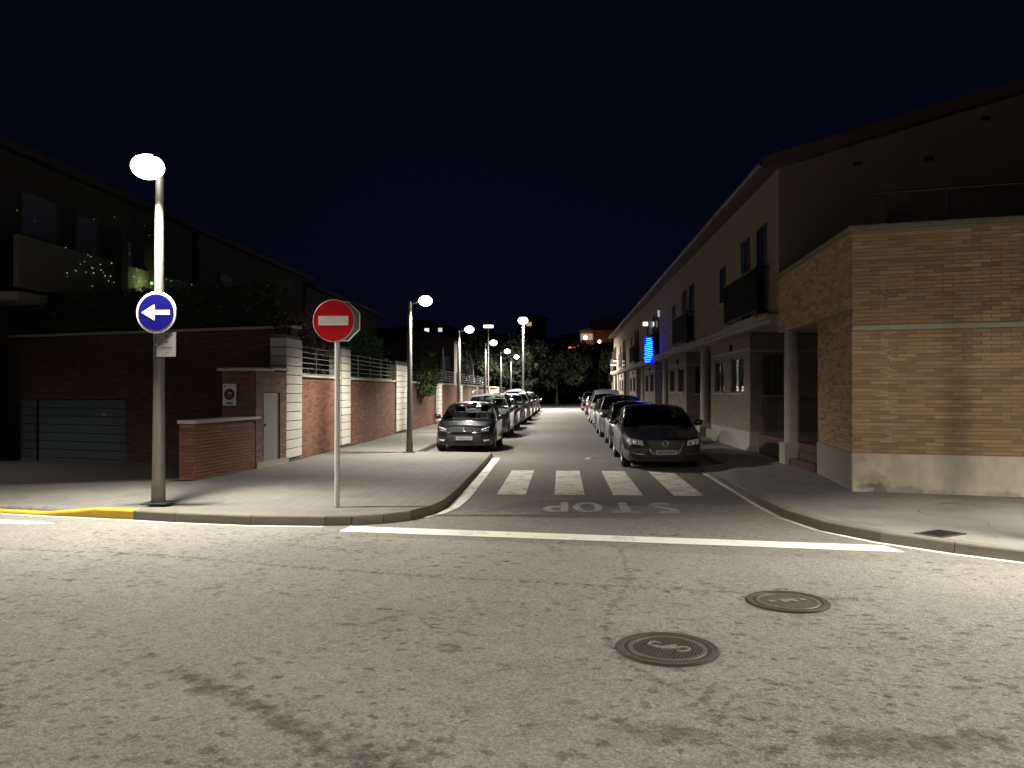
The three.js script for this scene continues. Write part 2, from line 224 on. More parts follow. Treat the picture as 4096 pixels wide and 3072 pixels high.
// ---------------------------------------------------------------- painted markings
function marking(name, label, polys, mat, partName, y = 0.004) {
  const g = new THREE.Group(); g.name = numbered(name); g.userData = { kind: 'structure', label }; scene.add(g);
  for (const p of polys) part(partName, sheet(p, y), mat, g); return g;
}
struct('stop_line', sheet([[-2.57, 9.63], [3.43, 8.78], [3.5, 8.42], [-2.62, 9.26]], 0.004), paint, 'bright white stop line across the mouth of the side street');
marking('zebra_crossing', 'four white zebra stripes across the side street', [[-1.04, -0.58], [-0.12, 0.36], [0.81, 1.28], [1.76, 2.23]].map(([a, b], k) => [[a, 12.74], [b, 12.74], [b + (k == 3 ? 0.02 : 0), k == 3 ? 16.1 : 16.6], [a, 16.58]]), wornPaint, 'stripe');
{ // STOP, read from the far side; built from outlines
  const g = new THREE.Group(); g.name = 'stop_lettering'; g.userData = { kind: 'structure', label: 'white STOP lettering on the asphalt, upside down from here' }; scene.add(g);
  const U = (u, v) => new THREE.Vector2(u, v), Wd = 0.36, Hh = 1.0, put = (shape, x) => { const ge = new THREE.ShapeGeometry(shape, 20).rotateX(-Math.PI / 2).rotateY(Math.PI).translate(x, 0.004, -11.9); part('letter', ge, faintPaint, g); };
  const ribbon = (pts, w) => { const L = [], Rr = []; pts.forEach((p, k) => { const a = pts[Math.max(0, k - 1)], b = pts[Math.min(pts.length - 1, k + 1)]; let dx = (b.x - a.x) * 2.6, dy = b.y - a.y; const l = Math.hypot(dx, dy) || 1; const nx = -dy / l, ny = dx / l; L.push(U(p.x + nx * w, p.y + ny * w * 1.5)); Rr.push(U(p.x - nx * w, p.y - ny * w * 1.5)); }); return new THREE.Shape([...L, ...Rr.reverse()]); };
  const arc = (cx, cy, rx, ry, a0, a1, n = 14) => Array.from({ length: n + 1 }, (_, k) => U(cx + rx * Math.cos(a0 + (a1 - a0) * k / n), cy + ry * Math.sin(a0 + (a1 - a0) * k / n)));
  const PI = Math.PI, w = 0.064, c = Wd / 2;
  put(ribbon([...arc(c, 0.74, c - w, 0.19, 0.15 * PI, 1.5 * PI), ...arc(c, 0.27, c - w, 0.2, 0.5 * PI, -0.85 * PI)], w), 1.62);
  { const s = new THREE.Shape([U(c - w, 0), U(c + w, 0), U(c + w, 0.86), U(Wd + 0.02, 0.86), U(Wd + 0.02, 1), U(-0.02, 1), U(-0.02, 0.86), U(c - w, 0.86)]); put(s, 1.06); }
  { const s = new THREE.Shape(arc(c, 0.5, c + 0.03, 0.5, 0, 2 * PI, 32)); s.holes.push(new THREE.Path(arc(c, 0.5, c - 0.075, 0.35, 0, 2 * PI, 32))); put(s, 0.54); }
  { const s = new THREE.Shape([U(0, 0), U(0.11, 0), U(0.11, 0.38), ...arc(0.16, 0.69, 0.2, 0.31, -PI / 2, PI / 2), U(0, 1)]); s.holes.push(new THREE.Path([U(0.11, 0.52), ...arc(0.15, 0.69, 0.1, 0.17, -PI / 2, PI / 2), U(0.11, 0.86)])); put(s, 0.09); }
}
{ const l = [[2.8, 16.4], [2.79, 15.29], [2.78, 13.97], [2.76, 11.64], [2.8, 10.6], [2.98, 9.65], [3.36, 8.92], [3.9, 8.33], [4.4, 7.93], [5.2, 7.5], [6.4, 7.08], [9, 6.4]]; const o = inset(l, 0.1); struct('edge_line', sheet([...l, ...o.reverse()], 0.005), wornPaint, 'worn white edge line along the right kerb'); }
{ const l = [[-9, 10.67], [-7.6, 10.34], [-6.94, 10.18], [-6.09, 10.02], [-5.5, 9.9], [-4.88, 9.75], [-3.83, 9.59], [-2.9, 9.59]]; struct('edge_line', sheet([...l, ...inset(l, -0.06).reverse()], 0.004), wornPaint, 'thin pale line along the foot of the left kerb'); }
struct('edge_line', sheet([[-9, 9.95], [-6.7, 9.5], [-6.3, 9.6], [-6.6, 9.72], [-9, 10.2]], 0.004), wornPaint, 'worn white marking at the left border of the junction');

// ---------------------------------------------------------------- bricks
const brickBox = new THREE.BoxGeometry(1, 1, 1), dummy = new THREE.Object3D();
const tones = (base, n, seed, v = 0.3) => { const R = rng(seed); return Array.from({ length: n }, () => { const k = 1 + v * (R() - 0.5) * 2, h = 0.08 * (R() - 0.5); return lin(base[0] * k * (1 + h), base[1] * k, base[2] * k * (1 - h)); }); };
const brickBump = rep(grainTex, 0.6);
// lays bricks on a wall face: from o (Vector3) along u (unit, horizontal) for w metres and up h, standing proud along n; holes [u0,v0,u1,v1]
function bricks(parent, o, u, w, h, base, { L = 0.24, H = 0.05, J = 0.01, holes = [], seed = 1, single = 0, pick = () => true, v = 0.3 } = {}) {
  const R = rng(seed), n = new THREE.Vector3().crossVectors(u, new THREE.Vector3(0, 1, 0)), cols = tones(base, 12, seed + 5, v), ang = Math.atan2(-u.z, u.x), list = [];
  const rows = Math.floor(h / (H + J));
  for (let r = 0; r < rows; r++) {
    const y = r * (H + J) + (H + J) / 2; let x = r % 2 ? -(L + J) / 2 : 0;
    for (; x < w - 0.02; x += L + J) {
      let pieces = [[Math.max(x, 0), Math.min(x + L + J * 0.6, w)]];
      for (const [u0, v0, u1, v1] of holes) if (y > v0 - H / 2 && y < v1 + H / 2) pieces = pieces.flatMap(([p, q]) => q <= u0 || p >= u1 ? [[p, q]] : [[p, u0], [u1, q]].filter(([s, t]) => t - s > 0.03));
      for (const [a, b] of pieces) if (b - a > 0.03) list.push([(a + b) / 2, y, b - a]);
    }
  }
  const place = (e, t) => { e.position.copy(o).addScaledVector(u, t[0]).addScaledVector(n, -0.018 + 0.004 * R()); e.position.y += t[1]; e.rotation.set(0, ang, 0); e.scale.set(t[2], H, 0.06); };
  const solo = single ? list.filter(pick).slice(0, single) : [], keep = new Set(solo);
  if (solo.length) { const mats = cols.map((c) => std(c, 0.85, { bumpMap: brickBump, bumpScale: 0.006 })); for (const t of solo) { const m = part('brick', brickBox, mats[Math.floor(R() * 12)], parent); place(m, t); } }
  const rest = list.filter((t) => !keep.has(t));
  if (rest.length) {
    const im = new THREE.InstancedMesh(brickBox, std(0xffffff, 0.85), rest.length); im.name = numbered('brickwork§' + parent.uuid).replace(/§[^_]*/, ''); im.userData.kind = 'stuff';
    rest.forEach((t, k) => { place(dummy, t); dummy.updateMatrix(); im.setMatrixAt(k, dummy.matrix); im.setColorAt(k, cols[Math.floor(R() * 12)]); });
    parent.add(shade(im));
  }
}
const RED = [0.17, 0.076, 0.049], SAND = [0.44, 0.3, 0.18], DIM = [0.15, 0.085, 0.06];
const mortarRed = std([0.16, 0.1, 0.075], 0.95), mortarSand = std([0.33, 0.26, 0.17], 0.95), coping = std([0.45, 0.42, 0.36], 0.8, { map: rep(concTex, 1) });
const UP = new THREE.Vector3(0, 1, 0), FWD = new THREE.Vector3(0, 0, 1), RIGHT = new THREE.Vector3(1, 0, 0);
const whiteBlock = [0.55, 0.53, 0.49, 0.52].map((a, k) => std([a, a * 0.97, a * 0.9], 0.8, { map: rep(concTex, 1, 1, k * 0.2, 0.1), bumpMap: rep(grainTex, 1), bumpScale: 0.003 }));
const steel = std([0.4, 0.4, 0.39], 0.45, { metalness: 0.6 }), darkMetal = std([0.03, 0.03, 0.035], 0.5, { metalness: 0.4 }), greyPaint = std([0.22, 0.22, 0.215], 0.5, { metalness: 0.25 });
const black = std([0.012, 0.012, 0.013], 0.6);
const pane = new THREE.MeshPhysicalMaterial({ color: lin(0.75, 0.8, 0.82), roughness: 0.04, transmission: 1, thickness: 0, ior: 1.5 });

// ---------------------------------------------------------------- left: garden wall with white pilasters and railings
const WX = -5.95;
{
  const w = thing('garden_wall', 'long brick garden wall with white block pilasters and railings on top', 'wall', [0, 0, 0]);
  const P = [[16.72, 17.76, 2.88], [21.05, 21.92, 2.88], [28.1, 30.2, 2.75], [37.1, 38.9, 2.0], [46, 47, 2.0], [55, 56, 2.0], [64, 65, 2.0], [73, 74, 2.0]];
  const spans = P.map((p, k) => [p[1], P[k + 1]?.[0] ?? 84]);
  spans.forEach(([a, b], k) => {
    const m = part('wall_panel', box(0.24, 1.85, b - a, WX - 0.12, 1.045, -(a + b) / 2), mortarRed, w);
    if (k < 4) bricks(m, V(WX, 0.12, a), new THREE.Vector3(0, 0, -1), b - a, 1.85, RED, { seed: 100 + k, v: 0.32 });
    part('coping', rbox(0.34, 0.06, b - a - 0.01, 0.012, WX - 0.1, 2.0, -(a + b) / 2), coping, w);
  });
  P.forEach(([a, b, t], k) => {
    const p = part('pilaster', box(0.3, t - 0.14, b - a - 0.02, WX - 0.11, 0.06 + t / 2, -(a + b) / 2), std([0.12, 0.11, 0.1], 0.9), w);
    const hb = 0.2, n = Math.floor((t - 0.17) / hb);
    for (let r = 0; r < n; r++) for (const [c, d] of k === 2 ? [[a, (a + b) / 2], [(a + b) / 2, b]] : [[a, b]])
      part('stone_block', rbox(0.36, hb - 0.016, d - c - 0.014, 0.008, WX - 0.1, 0.2 + r * hb + hb / 2, -(c + d) / 2), whiteBlock[(r * 7 + k) % 4], p);
  });
  // railings: five bars and posts between the pilasters
  [[17.76, 21.05], [21.92, 28.1], [30.2, 37.1], [37.1, 46], [47, 55], [56, 64]].forEach(([a, b], k) => {
    const r = part('railing', [box(0.03, 0.03, b - a, WX - 0.1, 2.06, -(a + b) / 2)], steel, w);
    for (let q = 0; q < 5; q++) part('rail', bar(V(WX - 0.1, 2.19 + q * 0.125, a), V(WX - 0.1, 2.19 + q * 0.125, b), 0.012), steel, r);
    const n = Math.round((b - a) / 1.5); for (let q = 0; q <= n; q++) part('post', box(0.04, 0.72, 0.04, WX - 0.13, 2.38, -(a + 0.1 + (b - a - 0.2) * q / n)), steel, r);
  });
}
// ---------------------------------------------------------------- left: meter cabinet block, low wall, garage wall
{
  const a = -0.12; // direction of the low wall, a little out of the street's line
  const lw = thing('low_wall', 'low brick wall with pale coping at the left pavement corner', 'wall', [-6.29, 0.12, 13.33], a);
  part('wall_body', box(0.27, 0.96, 2.2, -0.14, 0.48, -1.1), mortarRed, lw);
  bricks(lw, new THREE.Vector3(0, 0, 0), new THREE.Vector3(0, 0, -1), 2.2, 0.96, RED, { seed: 201 });
  bricks(lw, new THREE.Vector3(-0.275, 0, 0), RIGHT.clone(), 0.27, 0.96, RED, { seed: 202, single: 60 });
  part('coping', rbox(0.36, 0.06, 2.3, 0.012, -0.14, 1.0, -1.13), coping, lw);
  const c = thing('cabinet_block', 'tall brick meter block with grey metal door and pale coping', 'brick block', [-6.03, 0.12, 15.4], a);
  part('wall_body', box(0.7, 1.94, 1.3, -0.36, 0.97, -0.65), mortarRed, c);
  bricks(c, new THREE.Vector3(-0.71, 0, 0), RIGHT.clone(), 0.71, 1.94, DIM.map((x) => x * 1.2), { seed: 203, single: 90, pick: (t) => t[1] > 0.95 });
  bricks(c, new THREE.Vector3(0, 0, 0), new THREE.Vector3(0, 0, -1), 1.3, 1.94, [0.17, 0.11, 0.08], { seed: 204, holes: [[0.42, 0.1, 1.02, 1.5]] });
  part('coping', rbox(0.84, 0.06, 0.8, 0.012, -0.36, 1.96, -0.3), coping, c); part('coping', rbox(0.8, 0.055, 0.72, 0.012, -0.36, 1.99, -1.0), coping, c);
  const d = part('metal_door', rbox(0.02, 1.38, 0.58, 0.006, 0.012, 0.8, -0.58), std([0.24, 0.235, 0.23], 0.55, { metalness: 0.2, map: rep(concTex, 2) }), c);
  part('door_latch', box(0.02, 0.05, 0.03, 0.03, 0.85, -0.35), darkMetal, d);
  part('wall_body', box(0.02, 0.12, 1.36, 0.02, 0.06, -0.7), conc, c);
  const s = thing('no_parking_sign', 'white no parking plate with red ringed disc on brick block', 'sign', [-6.54, 1.37, 15.43], a);
  const tex = canvasTex(256, 384, (x, w, h) => { x.fillStyle = '#d8d8d4'; x.fillRect(0, 0, w, h); x.fillStyle = '#555c66'; x.fillRect(34, 18, 26, 34); x.fillStyle = '#8a8d92'; for (let k = 0; k < 9; k++) x.fillRect(74 + k * 17, 22, 11, 8); for (let k = 0; k < 8; k++) x.fillRect(74 + k * 16, 42, 10, 6); x.fillStyle = '#8e1420'; x.beginPath(); x.arc(128, 184, 104, 0, 7); x.fill(); x.fillStyle = '#27243f'; x.beginPath(); x.arc(128, 184, 84, 0, 7); x.fill(); x.fillStyle = '#b9b5bd'; x.fillRect(88, 150, 80, 14); x.fillRect(76, 166, 104, 16); x.fillStyle = '#8d8792'; x.fillRect(70, 206, 116, 9); x.fillRect(84, 224, 88, 9); x.save(); x.translate(128, 184); x.rotate(0.78); x.fillStyle = '#8e1420'; x.fillRect(-92, -9, 184, 18); x.restore(); x.fillStyle = '#23242a'; x.fillRect(62, 326, 132, 30); x.fillStyle = '#d8d8d4'; for (let k = 0; k < 8; k++) x.fillRect(72 + k * 15, 330, 3, 22); });
  part('sign_plate', box(0.285, 0.43, 0.012, 0, 0.21, 0.045), std([0.5, 0.5, 0.49], 0.5), s);
  part('sign_face', new THREE.PlaneGeometry(0.28, 0.425).translate(0, 0.21, 0.0525), std(0xffffff, 0.5, { map: tex }), s);
}
{
  const p = [-5.98, 17.35], q = [-18.5, 21.41], L = Math.hypot(q[0] - p[0], q[1] - p[1]), ang = Math.atan2(q[1] - p[1], p[0] - q[0]);
  const g = thing('garage_wall', 'tall dark brick wall with coping above the garage doors', 'wall', [q[0], -0.35, q[1]], -0.0001);
  g.rotation.y = -ang; // local x runs along the wall towards the street; local z faces the camera
  const hd = [[L - 14, 0.1, L - 4.87, 1.78]];
  part('wall_body', [box(4.82, 3.4, 0.24, L - 2.43, 1.7, -0.14), box(L - 4.84, 1.6, 0.24, (L - 4.84) / 2, 2.6, -0.14)], std([0.09, 0.06, 0.05], 0.95), g);
  bricks(g, new THREE.Vector3(0, 0, 0), RIGHT.clone(), L, 3.38, DIM, { seed: 301, holes: hd });
  part('coping', rbox(L + 0.1, 0.06, 0.36, 0.01, L / 2, 3.43, -0.12), coping, g);
  const dg = thing('garage_door', 'wide grey slatted garage door in shadow on the left', 'garage door', [q[0], -0.35, q[1]]); dg.rotation.y = -ang;
  const dm = std([0.14, 0.18, 0.205], 0.5, { metalness: 0.3, map: rep(concTex, 1) });
  for (const [a, b] of [[L - 11.1, L - 7.96], [L - 7.9, L - 4.94]]) for (let r = 0; r < 8; r++) part('slat', rbox(b - a, 0.2, 0.03, 0.008, (a + b) / 2, 0.2 + r * 0.212, -0.06 + (b > L - 5 ? 0 : 0.03)), dm, dg);
  part('door_track', box(0.05, 1.75, 0.06, L - 7.93, 0.9, -0.05), darkMetal, dg);
  part('door_plate', box(0.16, 0.06, 0.012, L - 5.6, 1.42, -0.02), steel, dg);
  const hdg = thing('garage_hedge', 'dark clipped hedge standing on top of garage wall', 'hedge', [q[0], -0.35, q[1]]); hdg.rotation.y = -ang; hdg.userData.hedge = [L];
}
// ---------------------------------------------------------------- foliage
const leafGeo = (() => { const s = new THREE.Shape(); s.moveTo(0, 0); s.quadraticCurveTo(0.42, 0.35, 0, 1); s.quadraticCurveTo(-0.42, 0.35, 0, 0); const g = new THREE.ShapeGeometry(s, 3), p = g.attributes.position; for (let k = 0; k < p.count; k++) p.setZ(k, 0.35 * Math.abs(p.getX(k)) - 0.12 * p.getY(k) * p.getY(k)); g.computeVertexNormals(); return g; })();
function leaves(parent, name, n, spot, size, cols, seed) {
  const R = rng(seed), im = new THREE.InstancedMesh(leafGeo, new THREE.MeshPhysicalMaterial({ color: 0xffffff, roughness: 0.6, side: THREE.DoubleSide }), n);
  const C = cols.map((c) => lin(...c));
  for (let k = 0; k < n; k++) { const p = spot(R, k); dummy.position.set(...p); dummy.rotation.set(R() * 6.3, R() * 6.3, R() * 6.3); dummy.scale.setScalar(size * (0.6 + 0.8 * R())); dummy.updateMatrix(); im.setMatrixAt(k, dummy.matrix); im.setColorAt(k, C[Math.floor(R() * C.length)]); }
  im.name = numbered(name + '§' + parent.uuid).replace(/§[^_]*/, ''); im.userData.kind = 'stuff'; parent.add(shade(im)); return im;
}
const GREENS = [[0.035, 0.07, 0.03], [0.05, 0.09, 0.035], [0.06, 0.1, 0.045], [0.03, 0.055, 0.025]];
scene.traverse((o) => { if (o.userData.hedge) { const L = o.userData.hedge[0]; delete o.userData.hedge; part('hedge_core', box(L - 0.6, 0.95, 0.5, L / 2 - 0.3, 3.95, -0.4), std([0.012, 0.02, 0.012], 1), o); leaves(o, 'foliage', 4200, (R) => { const t = R() * (L - 0.4), f = R(); return f < 0.55 ? [t, 3.45 + R() * 1.05, -0.12 - R() * 0.08] : [t, 4.38 + R() * 0.14, -0.15 - R() * 0.5]; }, 0.11, GREENS, 311); } });
const bark = std([0.09, 0.075, 0.06], 0.95, { bumpMap: rep(grainTex, 3), bumpScale: 0.01 });
{
  const h = thing('cypress_hedge', 'tall dense green hedge rising behind wall railing', 'hedge', [WX - 0.55, 0, 24.6]);
  part('hedge_core', box(0.5, 3.1, 4.5, 0, 1.7, 0), std([0.012, 0.025, 0.012], 1), h);
  leaves(h, 'foliage', 9000, (R) => { const z = (R() - 0.5) * 4.9, b = 0.12 * noise(z * 2, 1, 5), f = R(); return f < 0.62 ? [0.24 + b + 0.1 * R(), 1.9 + R() * 1.5 + b, z] : f < 0.8 ? [(R() - 0.5) * 0.7, 3.2 + 0.25 * noise(z * 3, 2, 6) + 0.1 * R(), z] : [(R() - 0.5) * 0.7, 1.9 + R() * 1.4, 2.25 + 0.2 * R()]; }, 0.09, [[0.025, 0.075, 0.03], [0.035, 0.1, 0.04], [0.02, 0.06, 0.025]], 321);
  const c = thing('climbing_plant', 'reddish climbing plant spilling over wall railing behind round red sign', 'climbing plant', [WX - 0.25, 2, 18.9]);
  part('stem', [-0.9, -0.3, 0.3, 0.8].map((z, k) => tube([new THREE.Vector3(-0.1, 0, z), new THREE.Vector3(0.05, 0.5, z + 0.1), new THREE.Vector3(-0.05, 1.0 + 0.1 * k, z - 0.15), new THREE.Vector3(0.05, 1.35, z - 0.4)], 0.014)), bark, c);
  leaves(c, 'foliage', 2600, (R) => { const z = (R() - 0.45) * 4.2, t = Math.pow(R(), 0.8), w = 0.55 + 0.5 * noise(z * 1.7, 3, 8); return [0.05 + (R() - 0.5) * 0.5 * w, 0.55 + t * 1.2 * w, -z]; }, 0.09, [[0.1, 0.035, 0.025], [0.13, 0.06, 0.04], [0.06, 0.05, 0.025], [0.05, 0.03, 0.02]], 331);
  leaves(c, 'foliage', 130, (R) => [0.14 + 0.08 * R(), -0.15 - 0.0 * R() + R() * 0.35, -1.6 + R() * 3.6], 0.08, [[0.08, 0.05, 0.03], [0.06, 0.06, 0.03]], 332);
  const b = thing('leafy_bush', 'yellow green bush hanging over wall behind nearest street lamp of the row', 'bush', [WX + 0.15, 0.12, 33.0]);
  part('stem', [-0.4, 0, 0.35].map((z) => tube([new THREE.Vector3(-0.3, 0.4, z), new THREE.Vector3(0, 1.6, z * 1.3), new THREE.Vector3(0.1, 2.8, z * 0.6)], 0.025)), bark, b);
  leaves(b, 'foliage', 1500, (R) => { const a = R() * 6.3, t = R(), r = Math.sqrt(R()) * (0.25 + 0.55 * Math.sin(Math.PI * (0.15 + 0.8 * t))); return [0.15 + Math.cos(a) * r * 0.7, 1.35 + t * 1.85, Math.sin(a) * r * 1.5]; }, 0.17, [[0.12, 0.16, 0.03], [0.07, 0.11, 0.03], [0.04, 0.07, 0.02], [0.05, 0.08, 0.025]], 341);
}
// a tree: trunk, limbs, crown of leaf clumps that shade one another
function tree(X, D, h, r, label, seed, cols = GREENS, n = 3200, size = 0.34, y0 = 0) {
  const R = rng(seed), t = thing('tree', label, 'tree', [X, y0, D], 0, 'trees closing the far end of the street');
  const th = h * 0.45;
  part('trunk', [new THREE.CylinderGeometry(0.09, 0.2, th, 8).translate(0, th / 2, 0), ...[0, 1, 2, 3].map((k) => bar(new THREE.Vector3(0, th * 0.8, 0), new THREE.Vector3(Math.cos(k * 1.7) * r * 0.6, h * 0.75, Math.sin(k * 1.7) * r * 0.6), 0.06))], bark, t);
  const cl = Array.from({ length: 26 }, () => { const a = R() * 6.3, b = Math.acos(R() * 1.7 - 0.85), q = Math.pow(R(), 0.4); return [Math.cos(a) * Math.sin(b) * r * q, h * 0.6 + Math.cos(b) * h * 0.36 * q, Math.sin(a) * Math.sin(b) * r * q, r * (0.2 + 0.25 * R())]; });
  leaves(t, 'crown', n, (S) => { const c = cl[Math.floor(S() * cl.length)], a = S() * 6.3, b = Math.acos(2 * S() - 1), q = c[3] * Math.pow(S(), 0.33); return [c[0] + q * Math.cos(a) * Math.sin(b), c[1] + q * Math.cos(b) * 0.8, c[2] + q * Math.sin(a) * Math.sin(b)]; }, size, cols, seed + 1);
}

// ---------------------------------------------------------------- street lamps
const glow = new THREE.MeshStandardMaterial({ color: 0xffffff, emissive: LAMP, emissiveIntensity: 14, roughness: 0.4 });
const poleMat = std([0.16, 0.16, 0.155], 0.5, { metalness: 0.25, map: rep(concTex, 1, 2) });
function lamp(name, label, [X, D], { h = 3.9, arm = 0.33, turn = 0, r = 0.16, I = I_STREET, lean = 0.12, cone = 1.38, soft = 6, pen = 0.35, pr = 0.075, y0 = 0.12, group, color = LAMP } = {}) {
  // local +x is where the arm points
  const t = thing(name, label, 'street lamp', [X, y0, D], turn, group);
  const H = h - y0;
  part('pole', new THREE.LatheGeometry([[0, 0], [pr * 1.1, 0], [pr * 1.1, 0.28], [pr, 0.3], [pr * 0.62, H - 0.02], [0, H]].map((p) => new THREE.Vector2(...p)), 20), poleMat, t);
  part('base_plate', rbox(pr * 4, 0.015, pr * 4, 0.005, 0, 0.008, 0), darkMetal, t);
  part('arm', bar(new THREE.Vector3(0, H - 0.08, 0), new THREE.Vector3(arm, H + 0.03, 0), 0.022, 8), poleMat, t);
  const head = part('lamp_head', new THREE.SphereGeometry(r * 0.9, 20, 8, 0, 6.3, 0, 1.1).scale(1, 0.5, 1).translate(arm + r * 0.4, H + r * 0.42, 0), darkMetal, t);
  part('lens', new THREE.SphereGeometry(r, 24, 14).scale(1.05, 0.82, 1.05).translate(arm + r * 0.4, H + 0.015, 0), glow, head);  // glowing globe enlarged to imitate the glare disc around the lamp
  const s = new THREE.SpotLight(color, I, 0, cone, pen, 2);
  s.position.set(arm + r * 0.4, H - r * 0.85 - 0.01, 0); s.target.position.set(arm + r * 0.4 + lean, H - r - 1, 0); s.castShadow = true; s.shadow.radius = soft;
  t.add(s, s.target);
  return t;
}
const row = 'street lamps along the left pavement';
lamp('corner_street_lamp', 'large lit street lamp on left corner carrying the blue arrow sign', [-5.5, 10.6], { h: 4.62, arm: 0.24, turn: -Math.PI / 2, r: 0.2, I: 265, lean: 0.42, cone: 1.2, pen: 0.45, pr: 0.085 });
lamp('street_lamp', 'first lit lamp of the row, on the pavement before the dark hatchback', [-3.81, 19.82], { group: row, turn: 0.1 });
lamp('street_lamp', 'second lit lamp of the row, behind the leafy bush', [-3.79, 29.2], { group: row });
lamp('street_lamp', 'third lit lamp of the row counting from the red sign', [-3.6, 37.3], { group: row });
lamp('street_lamp', 'fourth lit lamp of the row counting from the red sign', [-3.5, 45.4], { group: row });
lamp('street_lamp', 'farthest and smallest lit lamp of the left row', [-3.4, 52.8], { group: row });
lamp('tall_street_lamp', 'tall lit street lamp at the far end of the road', [-3.5, 72], { h: 8.0, arm: 0.05, turn: -Math.PI / 2, r: 0.42, I: 2800, cone: 1.5, pen: 0.3, lean: -0.05, pr: 0.11 });
lamp('corner_street_lamp', 'lit street lamp on the right corner pavement before the sand brick building', [4.99, 8.42], { h: 3.86, arm: 0.06, turn: -Math.PI / 2 + 0.3, r: 0.16, I: 180, lean: 0.3, cone: 1.28, pr: 0.085 });
lamp('corner_street_lamp', 'lit street lamp farther left along the cross street', [-16.2, 13.1], { h: 4.6, arm: 0.3, turn: -Math.PI / 2, r: 0.2, I: 45, lean: 0.05, cone: 1.38, pr: 0.085 });
lamp('corner_street_lamp', 'lit street lamp on the near pavement behind the camera', [2.6, -3.2], { h: 5.6, arm: 0.8, turn: Math.PI / 2, r: 0.25, I: 250, lean: 0.2, soft: 25, cone: 1.245, pen: 0.1, pr: 0.1, color: 0xfff0da });
lamp('corner_street_lamp', 'lit street lamp farther right along the cross street', [13.2, 2.6], { h: 5.0, arm: 0.8, turn: -2.4, r: 0.22, I: 45, lean: 0.05, soft: 12, cone: 1.38, pr: 0.1, color: 0xffe8c4 });

// ---------------------------------------------------------------- signs
const reflWhite = std([0.82, 0.81, 0.78], 0.8), reflRed = new THREE.MeshPhysicalMaterial({ color: lin(0.62, 0.01, 0.022), roughness: 0.8, specularIntensity: 0.3 }), reflBlue = new THREE.MeshPhysicalMaterial({ color: lin(0.004, 0.004, 0.13), roughness: 0.85, specularIntensity: 0.12 }), alu = std([0.45, 0.45, 0.44], 0.5, { metalness: 0.15 });
const disc = (r, t, z = 0, n = 48) => new THREE.CylinderGeometry(r, r, t, n).rotateX(Math.PI / 2).translate(0, 0, z);
const flat = (pts, z) => new THREE.ShapeGeometry(new THREE.Shape(pts.map((p) => new THREE.Vector2(...p)))).translate(0, 0, z);
{
  const b = thing('arrow_sign', 'round blue sign with white arrow pointing left on lamp pole', 'traffic sign', [-5.465, 2.712, 10.46]);
  part('sign_plate', [disc(0.275, 0.03), new THREE.TorusGeometry(0.27, 0.012, 8, 48)], reflWhite, b);
  part('sign_face', disc(0.246, 0.004, 0.0165), reflBlue, b);
  part('arrow', flat([[-0.2, 0], [-0.02, 0.11], [-0.012, 0.05], [-0.022, 0.032], [0.195, 0.032], [0.195, -0.032], [-0.022, -0.032], [-0.012, -0.05], [-0.02, -0.11]].reverse(), 0.0205), reflWhite, b);
  part('bracket', box(0.14, 0.04, 0.05, 0, 0, -0.04), alu, b);
  const n = thing('notice_plate', 'small square white notice plate under the blue arrow sign', 'sign', [-5.33, 2.28, 10.47], -0.05);
  const tex = canvasTex(256, 320, (x, w, h) => { x.fillStyle = '#7c7b78'; x.fillRect(0, 0, w, h); x.fillStyle = '#4a4a4b'; x.fillRect(118, 26, 22, 40); x.fillRect(108, 120, 44, 22); x.fillRect(60, 192, 150, 20); x.fillStyle = '#5a5a59'; x.fillRect(72, 220, 126, 12); x.fillRect(116, 256, 42, 22); });
  part('sign_plate', box(0.275, 0.33, 0.012), alu, n); part('sign_face', new THREE.PlaneGeometry(0.272, 0.326).translate(0, 0, 0.0075), std(0xffffff, 0.55, { map: tex }), n); part('bracket', box(0.1, 0.03, 0.05, -0.12, 0, -0.03), alu, n);
  const e = thing('no_entry_sign', 'round red no entry sign with white bar on slim grey pole', 'traffic sign', [-2.98, 0.12, 10.45]);
  part('pole', cyl(0.034, 0.034, 2.72, 0, 0, 0, 18), std([0.5, 0.5, 0.48], 0.45, { metalness: 0.2 }), e);
  part('pole_cap', cyl(0.038, 0.03, 0.02, 0, 2.72, 0, 18), black, e);
  const p = part('sign_plate', [disc(0.275, 0.03), new THREE.TorusGeometry(0.272, 0.01, 8, 48)], alu, e); p.position.set(-0.03, 2.46, 0.065);
  part('sign_face', disc(0.27, 0.004, 0.0165), reflRed, p); part('white_bar', rbox(0.4, 0.122, 0.003, 0.001, 0, 0, 0.0195), reflWhite, p);
  part('bracket', box(0.12, 0.03, 0.05, 0, 2.55, 0.03), alu, e); part('bracket', box(0.12, 0.03, 0.05, 0, 2.37, 0.03), alu, e);
  const o = thing('stop_sign', 'grey back of an octagonal sign behind the red no entry disc', 'traffic sign', [-2.965, 2.585, 10.56]);
  part('sign_plate', [new THREE.CylinderGeometry(0.288, 0.288, 0.02, 8).rotateY(Math.PI / 8).rotateX(Math.PI / 2)], std([0.1, 0.1, 0.097], 0.7), o);
  part('sign_face', new THREE.CylinderGeometry(0.285, 0.285, 0.004, 8).rotateY(Math.PI / 8).rotateX(Math.PI / 2).translate(0, 0, -0.0125), reflRed, o);
  part('rim', Array.from({ length: 8 }, (_, k) => { const a = Math.PI / 8 + k * Math.PI / 4, f = (q) => new THREE.Vector3(0.284 * Math.cos(q), 0.284 * Math.sin(q), 0.012); return bar(f(a), f(a + Math.PI / 4), 0.008); }), alu, o);
}
